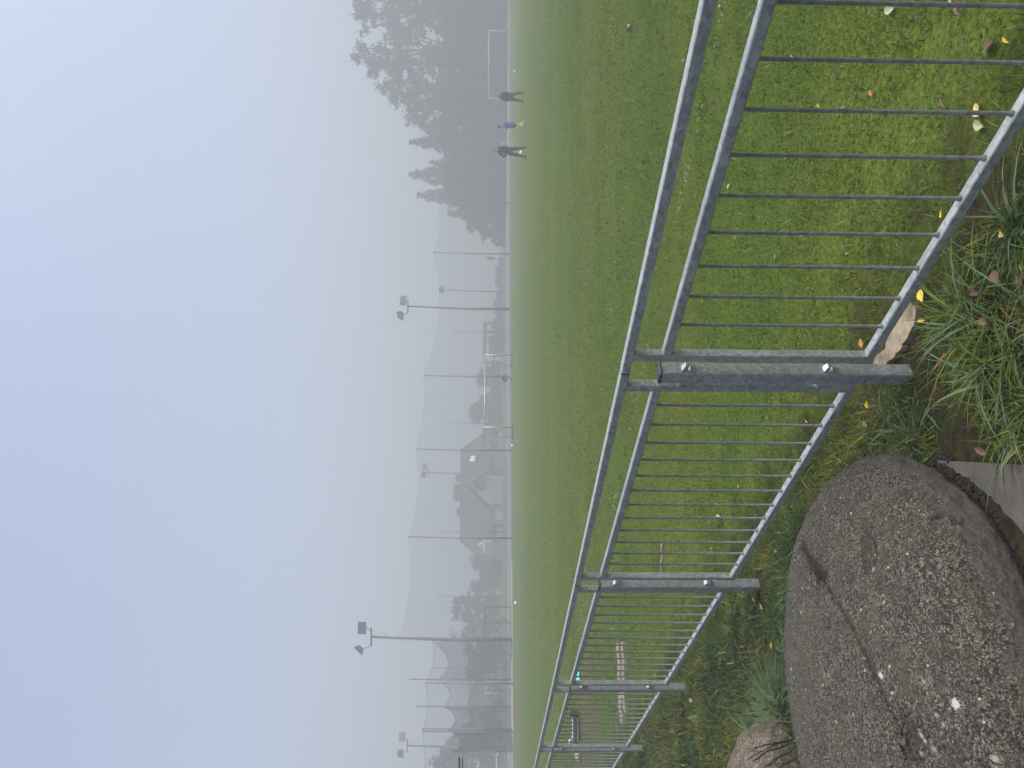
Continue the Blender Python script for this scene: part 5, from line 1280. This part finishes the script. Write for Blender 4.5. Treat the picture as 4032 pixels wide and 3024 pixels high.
    if sp.get('shorts'):
        ov2 = {'waist': wst}
        for s in 'LR':
            a, b = Vector(BJ['hip' + s][:3]), Vector(BJ['kn' + s][:3]); ov2['mid' + s] = (*a.lerp(b, .8), .095); loE += [('hip' + s, 'mid' + s)]
        garment('shorts', ['pelvis', 'hipL', 'hipR'], loE, .022, sp['bottom'], ov2)
        for s in 'LR':
            a, b = Vector(BJ['kn' + s][:3]), Vector(BJ['an' + s][:3])
            obj('sock', MB().tube([a.lerp(b, .12), a.lerp(b, .45), a.lerp(b, 1.0)], [.066, .066, .05], 10), sp['sock'], t, True)
    else:
        loE += [(a + s, b + s) for s in 'LR' for a, b in (('hip', 'kn'), ('kn', 'an'))]
        garment('trousers', lo, loE, .032, sp['bottom'], {'waist': wst})
    for s in 'LR':
        a, b = Vector(BJ['an' + s][:3]), Vector(BJ['toe' + s][:3]); d = (b - a); d.z = 0
        d = d.normalized() if d.length > 1e-4 else f
        mb = MB().tube([a - d * .05 + Vector((0, 0, -.02)), a + Vector((0, 0, -.02)), b + d * .01 + Vector((0, 0, -.012)), b + d * .05 + Vector((0, 0, -.016))], [.040, .052, .046, .026], 8); obj('shoe', mb, sp['shoe'], t, True)
    for s in 'LR':
        a, b = Vector(BJ['el' + s][:3]), Vector(BJ['wr' + s][:3]); hand(t, b, b - a, sx * (1 if s == 'L' else -1), sp.get('glove', SKIN))
    if sp.get('hat'):
        hb = MB().ell(hc + Vector((0, 0, .055)), (.096, .108, .085), 14, 8, rot); hat = obj('cap', hb, sp['hat'], t, True)
        bm_ = MB(); bm_.tube([hc + Vector((0, 0, .028)), hc + Vector((0, 0, .066))], .112, 14); obj('hat_band', bm_, sp['band'], hat, True)
    else:
        hb = MB().ell(hc + Vector((0, 0, .035)) - f * .018, (.092, .105, .092), 14, 8, rot); obj('hair', hb, cloth('brown_hair', (.05, .035, .025)), t, True)
    if sp.get('scarf'): obj('scarf', MB().tube([nk + Vector((0, 0, -.04)), nk + Vector((0, 0, .05))], .088, 12), sp['scarf'], t, True)
    return t
BLK = cloth('black_cloth', (.018, .019, .022)); BLK2 = cloth('dark_trousers', (.022, .023, .026)); WHT = cloth('white_cloth', (.75, .76, .78)); BLUE = cloth('blue_cloth', (.035, .075, .34)); NAVY = cloth('navy_cloth', (.02, .028, .075)); YEL = cloth('yellow_cloth', (.72, .58, .06)); SHOE = cloth('dark_shoe', (.02, .02, .02))
person('man in black tracksuit and dark cap with white band, legs apart, hand on hip', 2016, 598, 40.0, R(180),
       dict(pelvis=(.03, 0, .96), spine=(.05, .01, 1.15), chest=(.07, .02, 1.36), neck=(.08, .02, 1.50), head=(.09, 0, 1.655),
            shL=(-.06, .02, 1.41), elL=(-.24, .10, 1.18), wrL=(-.10, .03, 1.01), shR=(.20, .02, 1.41), elR=(.245, .06, 1.15), wrR=(.22, .02, .90),
            hipL=(-.07, 0, .90), knL=(-.15, .04, .49), anL=(-.24, 0, .09), toeL=(-.30, .13, .04), hipR=(.12, 0, .90), knR=(.19, .04, .49), anR=(.22, 0, .09), toeR=(.30, .12, .04)), None,
       dict(top=BLK, bottom=BLK2, shoe=SHOE, hat=BLK, band=WHT, grow=.036, glove=BLK))
person('man in dark coat and pale banded hat, seen from behind near the white goal', 2016, 381, 44.4, R(176),
       dict(pelvis=(-.02, 0, .83), spine=(-.01, .02, 1.02), chest=(.02, .03, 1.24), neck=(.03, .01, 1.37), head=(.02, -.01, 1.50),
            shL=(-.11, .02, 1.27), elL=(-.19, .05, 1.03), wrL=(-.21, .0, .80), shR=(.15, .02, 1.28), elR=(.22, .04, 1.04), wrR=(.20, .0, .82),
            hipL=(-.11, 0, .78), knL=(-.19, -.03, .43), anL=(-.25, 0, .08), toeL=(-.28, .13, .04), hipR=(.08, 0, .78), knR=(.18, -.03, .43), anR=(.25, 0, .08), toeR=(.29, .12, .04)), None,
       dict(top=BLK, bottom=BLK2, shoe=SHOE, hat=NAVY, band=WHT, scarf=cloth('blue_scarf', (.06, .10, .30)), grow=.045, glove=BLK, top_over=dict(hem=(-.05, 0, .64, .20, .16))))
person('boy running in blue shirt, navy shorts and yellow football socks', 2016, 490, 44.0, R(-80),
       dict(pelvis=(-.03, 0, .75), spine=(-.06, 0, .92), chest=(-.08, 0, 1.11), neck=(-.10, 0, 1.24), head=(-.13, 0, 1.38),
            shL=(-.09, -.14, 1.16), elL=(-.20, -.20, .95), wrL=(-.36, -.16, 1.02), shR=(-.07, .14, 1.16), elR=(.17, .20, 1.02), wrR=(.06, .22, .84),
            hipL=(-.04, -.08, .70), knL=(-.30, -.09, .47), anL=(-.08, -.08, .22), toeL=(-.06, -.09, .10), hipR=(-.02, .08, .70), knR=(-.02, .09, .38), anR=(.15, .09, .08), toeR=(.06, .09, .03)), None,
       dict(top=BLUE, bottom=NAVY, shoe=WHT, shorts=True, sock=YEL, top_name='shirt', grow=.036, top_over=dict(hem=(-.03, 0, .70, .155, .13))))
person('boy in dark top bending down behind the middle goal', 2016, 1490, 69.0, R(75),
       dict(pelvis=(-.18, 0, .62), spine=(-.06, 0, .80), chest=(.10, 0, .94), neck=(.22, 0, 1.02), head=(.33, 0, 1.10),
            shL=(.12, .15, .90), elL=(.22, .17, .66), wrL=(.24, .14, .44), shR=(.12, -.15, .90), elR=(.22, -.17, .66), wrR=(.26, -.12, .44),
            hipL=(-.18, .10, .58), knL=(.02, .12, .36), anL=(-.12, .12, .08), toeL=(.0, .13, .03), hipR=(-.18, -.10, .58), knR=(-.05, -.14, .33), anR=(-.26, -.12, .08), toeR=(-.14, -.14, .03)), None,
       dict(top=NAVY, bottom=NAVY, shoe=SHOE, shorts=True, sock=cloth('cream_sock', (.60, .56, .40)), glove=YEL, grow=.036, top_over=dict(hem=(-.22, 0, .58, .15, .14))))
